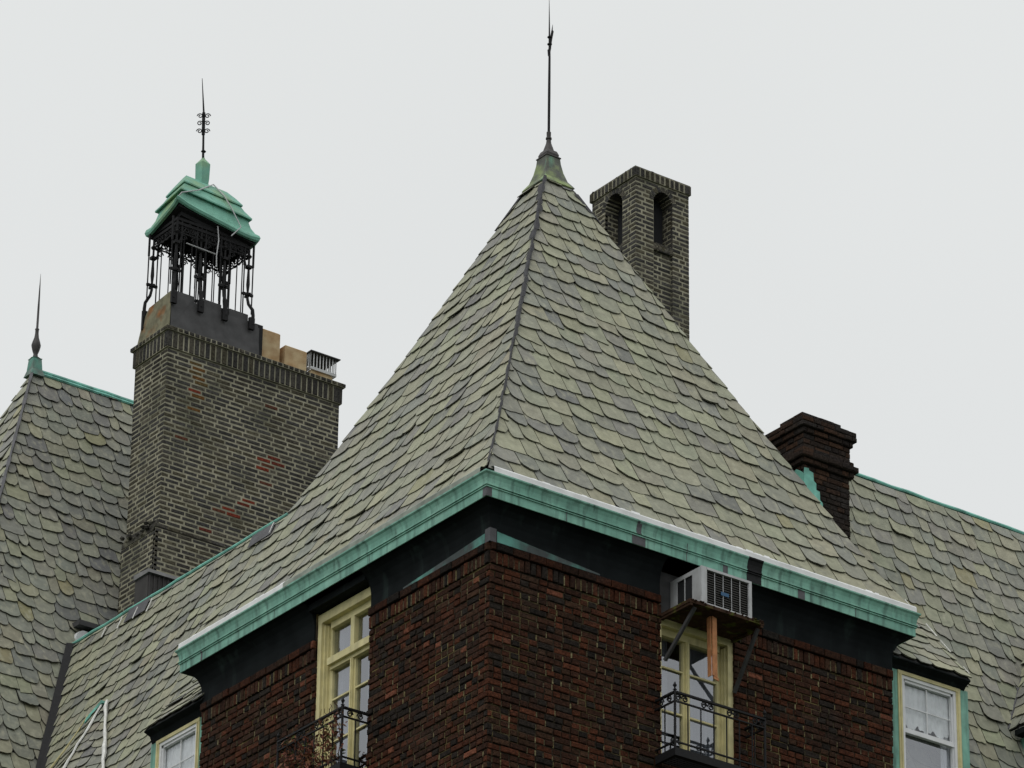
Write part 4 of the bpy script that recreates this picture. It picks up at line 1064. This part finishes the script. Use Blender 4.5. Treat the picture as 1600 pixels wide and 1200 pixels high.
# recessed panels below the openings
for (O, U_, N_, o) in (((TX0,TY0+.055,0),(1,0,0),(0,-1,0),AR['R']), ((TX0+.055,TY0,0),(0,1,0),(-1,0,0),AR['L'])):
    bricks(b, O, U_, N_, 2, 31.9, SILL-.11, .081, .262, pick_chim, lambda z, o=o: [o], **kw3)
    bricks(b, Vector(O)+Vector(N_)*.06, U_, N_, 2, SILL-.11, SILL+.0, .11, .16, pick_chim, lambda z, o=o: [o], joint=.017, vert=True, proud=(.0,.01))
# reveals
rv = .30
bricks(b, (TX0+AR['R'][1],TY0+.01,0), (0,1,0), (-1,0,0), rv, SILL, SPR+.1, .081, .262, pick_chim, None, **kw3)
bricks(b, (TX0+AR['R'][0],TY0+.01,0), (0,1,0), (1,0,0), rv, SILL, SPR+.1, .081, .262, pick_chim, None, **kw3)
bricks(b, (TX0+.01,TY0+AR['L'][1],0), (1,0,0), (0,-1,0), rv, SILL, SPR+.1, .081, .262, pick_chim, lambda z: [(0,rv)], **kw3)
bricks(b, (TX0+.01,TY0+AR['L'][0],0), (1,0,0), (0,1,0), rv, SILL, SPR+.1, .081, .262, pick_chim, None, **kw3)
# voussoirs
def arch(O, U_, N_, o, depth=.3):
    O, U_, N_ = Vector(O), Vector(U_), Vector(N_); c, r_ = (o[0]+o[1])/2, (o[1]-o[0])/2; n = 9
    for i in range(n):
        t0, t1 = pi*(i+.09)/n, pi*(i+.91)/n; col = pick_chim(); p = rr(.004,.012)
        pts = [O+U_*(c+q*cos(t))+Vector((0,0,SPR+q*sin(t)))+N_*p for q, t in ((r_,t0),(r_+.088,t0),(r_+.088,t1),(r_,t1))]
        b.prism(pts, -N_*depth, col)
arch((TX0,TY0,0), (1,0,0), (0,-1,0), AR['R']); arch((TX0,TY0,0), (0,1,0), (-1,0,0), AR['L'])
# cap band
for (z0, z1, pr_) in ((39.535,39.70,.03),):
    for (O, U_, N_, W_) in (((TX0-pr_,TY0,0),(1,0,0),(0,-1,0),WX+2*pr_),((TX0,TY0-pr_,0),(0,1,0),(-1,0,0),WY+2*pr_),((TX1,TY0-pr_,0),(0,1,0),(1,0,0),WY+2*pr_),((TX0-pr_,TY1,0),(1,0,0),(0,1,0),WX+2*pr_)):
        bricks(b, O, U_, N_, W_, z0, z1, z1-z0, .20, dk, joint=.02, vj=.026, proud=(pr_,pr_+.008), vert=True)
b.build('brick_facing', M['brick'], c2)
g = MB()
def core(O, U_, N_, Wd, o):
    O, U_, N_ = Vector(O), Vector(U_), Vector(N_); dp = .26
    def slab(a, b_, z0, z1, d0=0.0): g.obox(O+U_*a-N_*d0+Vector((0,0,z0)), U_*(b_-a), -N_*(dp-d0), Vector((0,0,z1-z0)))
    slab(0, o[0], 31.9, 39.54); slab(o[1], Wd, 31.9, 39.54); slab(o[0], o[1], 31.9, SILL-.11, .055); slab(o[0], o[1], SILL-.11, SILL-.003)
    c, r_ = (o[0]+o[1])/2, (o[1]-o[0])/2; n = 12
    for i in range(n):
        t0, t1 = pi*i/n, pi*(i+1)/n; x0, x1 = c+r_*cos(t1), c+r_*cos(t0)
        za = SPR+r_*min(sin(t0), sin(t1)) + .01
        slab(x0, x1, za+.012, 39.54)
core((TX0+.003,TY0,0), (1,0,0), (0,-1,0), WX-.006, AR['R']); core((TX0,TY0+.262,0), (0,1,0), (-1,0,0), WY-.53, (AR['L'][0]-.262,AR['L'][1]-.262))
core((TX0+.003,TY1,0), (1,0,0), (0,1,0), WX-.006, AR['R']); core((TX1,TY0+.262,0), (0,1,0), (1,0,0), WY-.53, (AR['L'][0]-.262,AR['L'][1]-.262))
g.box((TX0-.028,TY0-.028,39.541),(TX1+.028,TY1+.028,39.70))
g.build('brick_core', M['mortar_grey'], c2)
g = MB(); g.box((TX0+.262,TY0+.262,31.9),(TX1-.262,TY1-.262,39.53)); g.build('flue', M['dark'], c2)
g = MB()    # crumbling mortar and moss along the top
for i in range(110):
    if rnd.random() < .5: x, y = rr(TX0-.02,TX1+.02), TY0-.02+rr(0,.1)
    else: x, y = TX0-.02+rr(0,.1), rr(TY0-.02,TY1+.02)
    sz = rr(.012,.03); g.lathe((x,y,39.70), [(sz,-.01),(sz*.9,rr(.004,.014)),(sz*.3,rr(.016,.028))], 6)
g.box((TX0-.02,TY0-.02,39.70),(TX1+.02,TY1+.02,39.715))
g.build('crumbling_top', M['mortar_black'], c2)

# ================================================================== SMALL SOOTY CHIMNEY
c3 = thing('brick_chimney', 'short soot black brick chimney with corbelled cap beside the pyramid roof', 'chimney', group='brick chimneys above the slate roofs')
b = MB(); g = MB()
def tier(x0, x1, y0, y1, z0, z1, co=.082):
    k = dict(joint=.014, proud=(.004,.018), bond='flemish')
    bricks(b, (x0,y0,0), (1,0,0), (0,-1,0), x1-x0, z0, z1, co, .26, pick_soot, **k); bricks(b, (x0,y0,0), (0,1,0), (-1,0,0), y1-y0, z0, z1, co, .26, pick_soot, **k)
    bricks(b, (x1,y0,0), (0,1,0), (1,0,0), y1-y0, z0, z1, co, .26, pick_soot, **k); bricks(b, (x0,y1,0), (1,0,0), (0,1,0), x1-x0, z0, z1, co, .26, pick_soot, **k)
    g.box((x0+.002,y0+.002,z0),(x1-.002,y1-.002,z1-.003))
SX0, SX1, SY0, SY1 = 6.06, 6.87, .95, 1.66
tier(SX0, SX1, SY0, SY1, 28.0, 31.16)
for (z0, z1, o) in ((31.163,31.245,.05),(31.248,31.33,.10),(31.333,31.415,.05),(31.418,31.64,.015),(31.643,31.725,.045),(31.728,31.875,.085)):
    tier(SX0-o, SX1+o, SY0-o, SY1+o, z0, z1)
tier(SX0-.06, SX1-.18, SY0-.06, SY1-.28, 31.878, 31.935)
b.build('brick_facing', M['brick'], c3); g.build('brick_core', M['mortar_black'], c3)
g = MB(); g.box((6.34,1.0,31.9),(6.58,1.24,31.985)); g.build('flue_pot', M['clay'], c3)
g = MB()
pz = [(6.03,31.02),(6.04,31.09),(6.12,31.10),(6.125,31.04)]+[(6.13,31.02),(6.12,31.07),(6.20,31.05),(6.205,30.93),(6.25,30.90),(6.25,30.80),(6.31,30.79),(6.315,30.66),(6.36,30.63),(6.365,30.50),(6.42,30.46),(6.42,30.32),(6.03,30.32)]
g.prism([(x, SY0-.025, z) for x, z in pz], (0,-.006,0)); g.build('stepped_flashing', M['copper_pale'], c3); g = MB()
g.prism([(SX0-.025, y, z) for y, z in ((.93,31.0),(.98,31.05),(1.08,31.12),(1.16,31.10),(1.22,30.9),(1.2,30.3),(.93,30.3))], (-.006,0,0))
g.build('stepped_flashing', M['copper_pale'], c3)

# ================================================================== ROOF FITTINGS BESIDE THE LEFT CHIMNEY
rh = thing('roof_housing', 'dark ribbed metal roof housing with pale coping at the broad chimney foot', 'roof housing')
g = MB(); HX0, HX1, HY0, HY1, HZ0, HZ1 = 2.62, 4.4, 12.62, 13.0, 31.93, 32.76
g.box((HX0,HY0,HZ0),(HX1,HY1,HZ1))
for i in range(22):
    x = HX0+.02+(HX1-HX0-.04)*i/21; g.box((x-.008,HY0-.02,HZ0),(x+.008,HY0-.0005,HZ1))
g.build('ribbed_side', mat('brown_sheet', (.05,.047,.046), .2, 6, .6), rh)
g = MB(); g.prism([(HX0-.03,HY0-.06,HZ1),(HX0-.03,HY0-.05,HZ1+.06),(HX0-.03,HY1,HZ1+.09),(HX0-.03,HY1,HZ1)], (HX1-HX0+.06,0,0)); g.build('coping', mat('coping_metal', (.20,.20,.20), .2, 6, .5), rh)
g = MB(); g.box((2.66,13.02,31.93),(2.92,14.3,32.38)); g.build('base_flashing', M['iron'], rh)
vt2 = thing('roof_vent', 'small white pipe vent under a flat dark lid where pavilion meets mansard', 'vent')
g = MB(); g.tube([(2.42,14.62,32.14),(2.42,14.10,32.10)], [.15,.15], 14); g.box((2.34,14.1,31.93),(2.5,14.4,32.0)); g.build('pipe', M['white'], vt2)
g = MB(); g.obox((2.28,14.70,32.33),(.5,0,0),(0,-.66,-.02),(0,0,.085)); g.build('lid', M['sheet'], vt2)
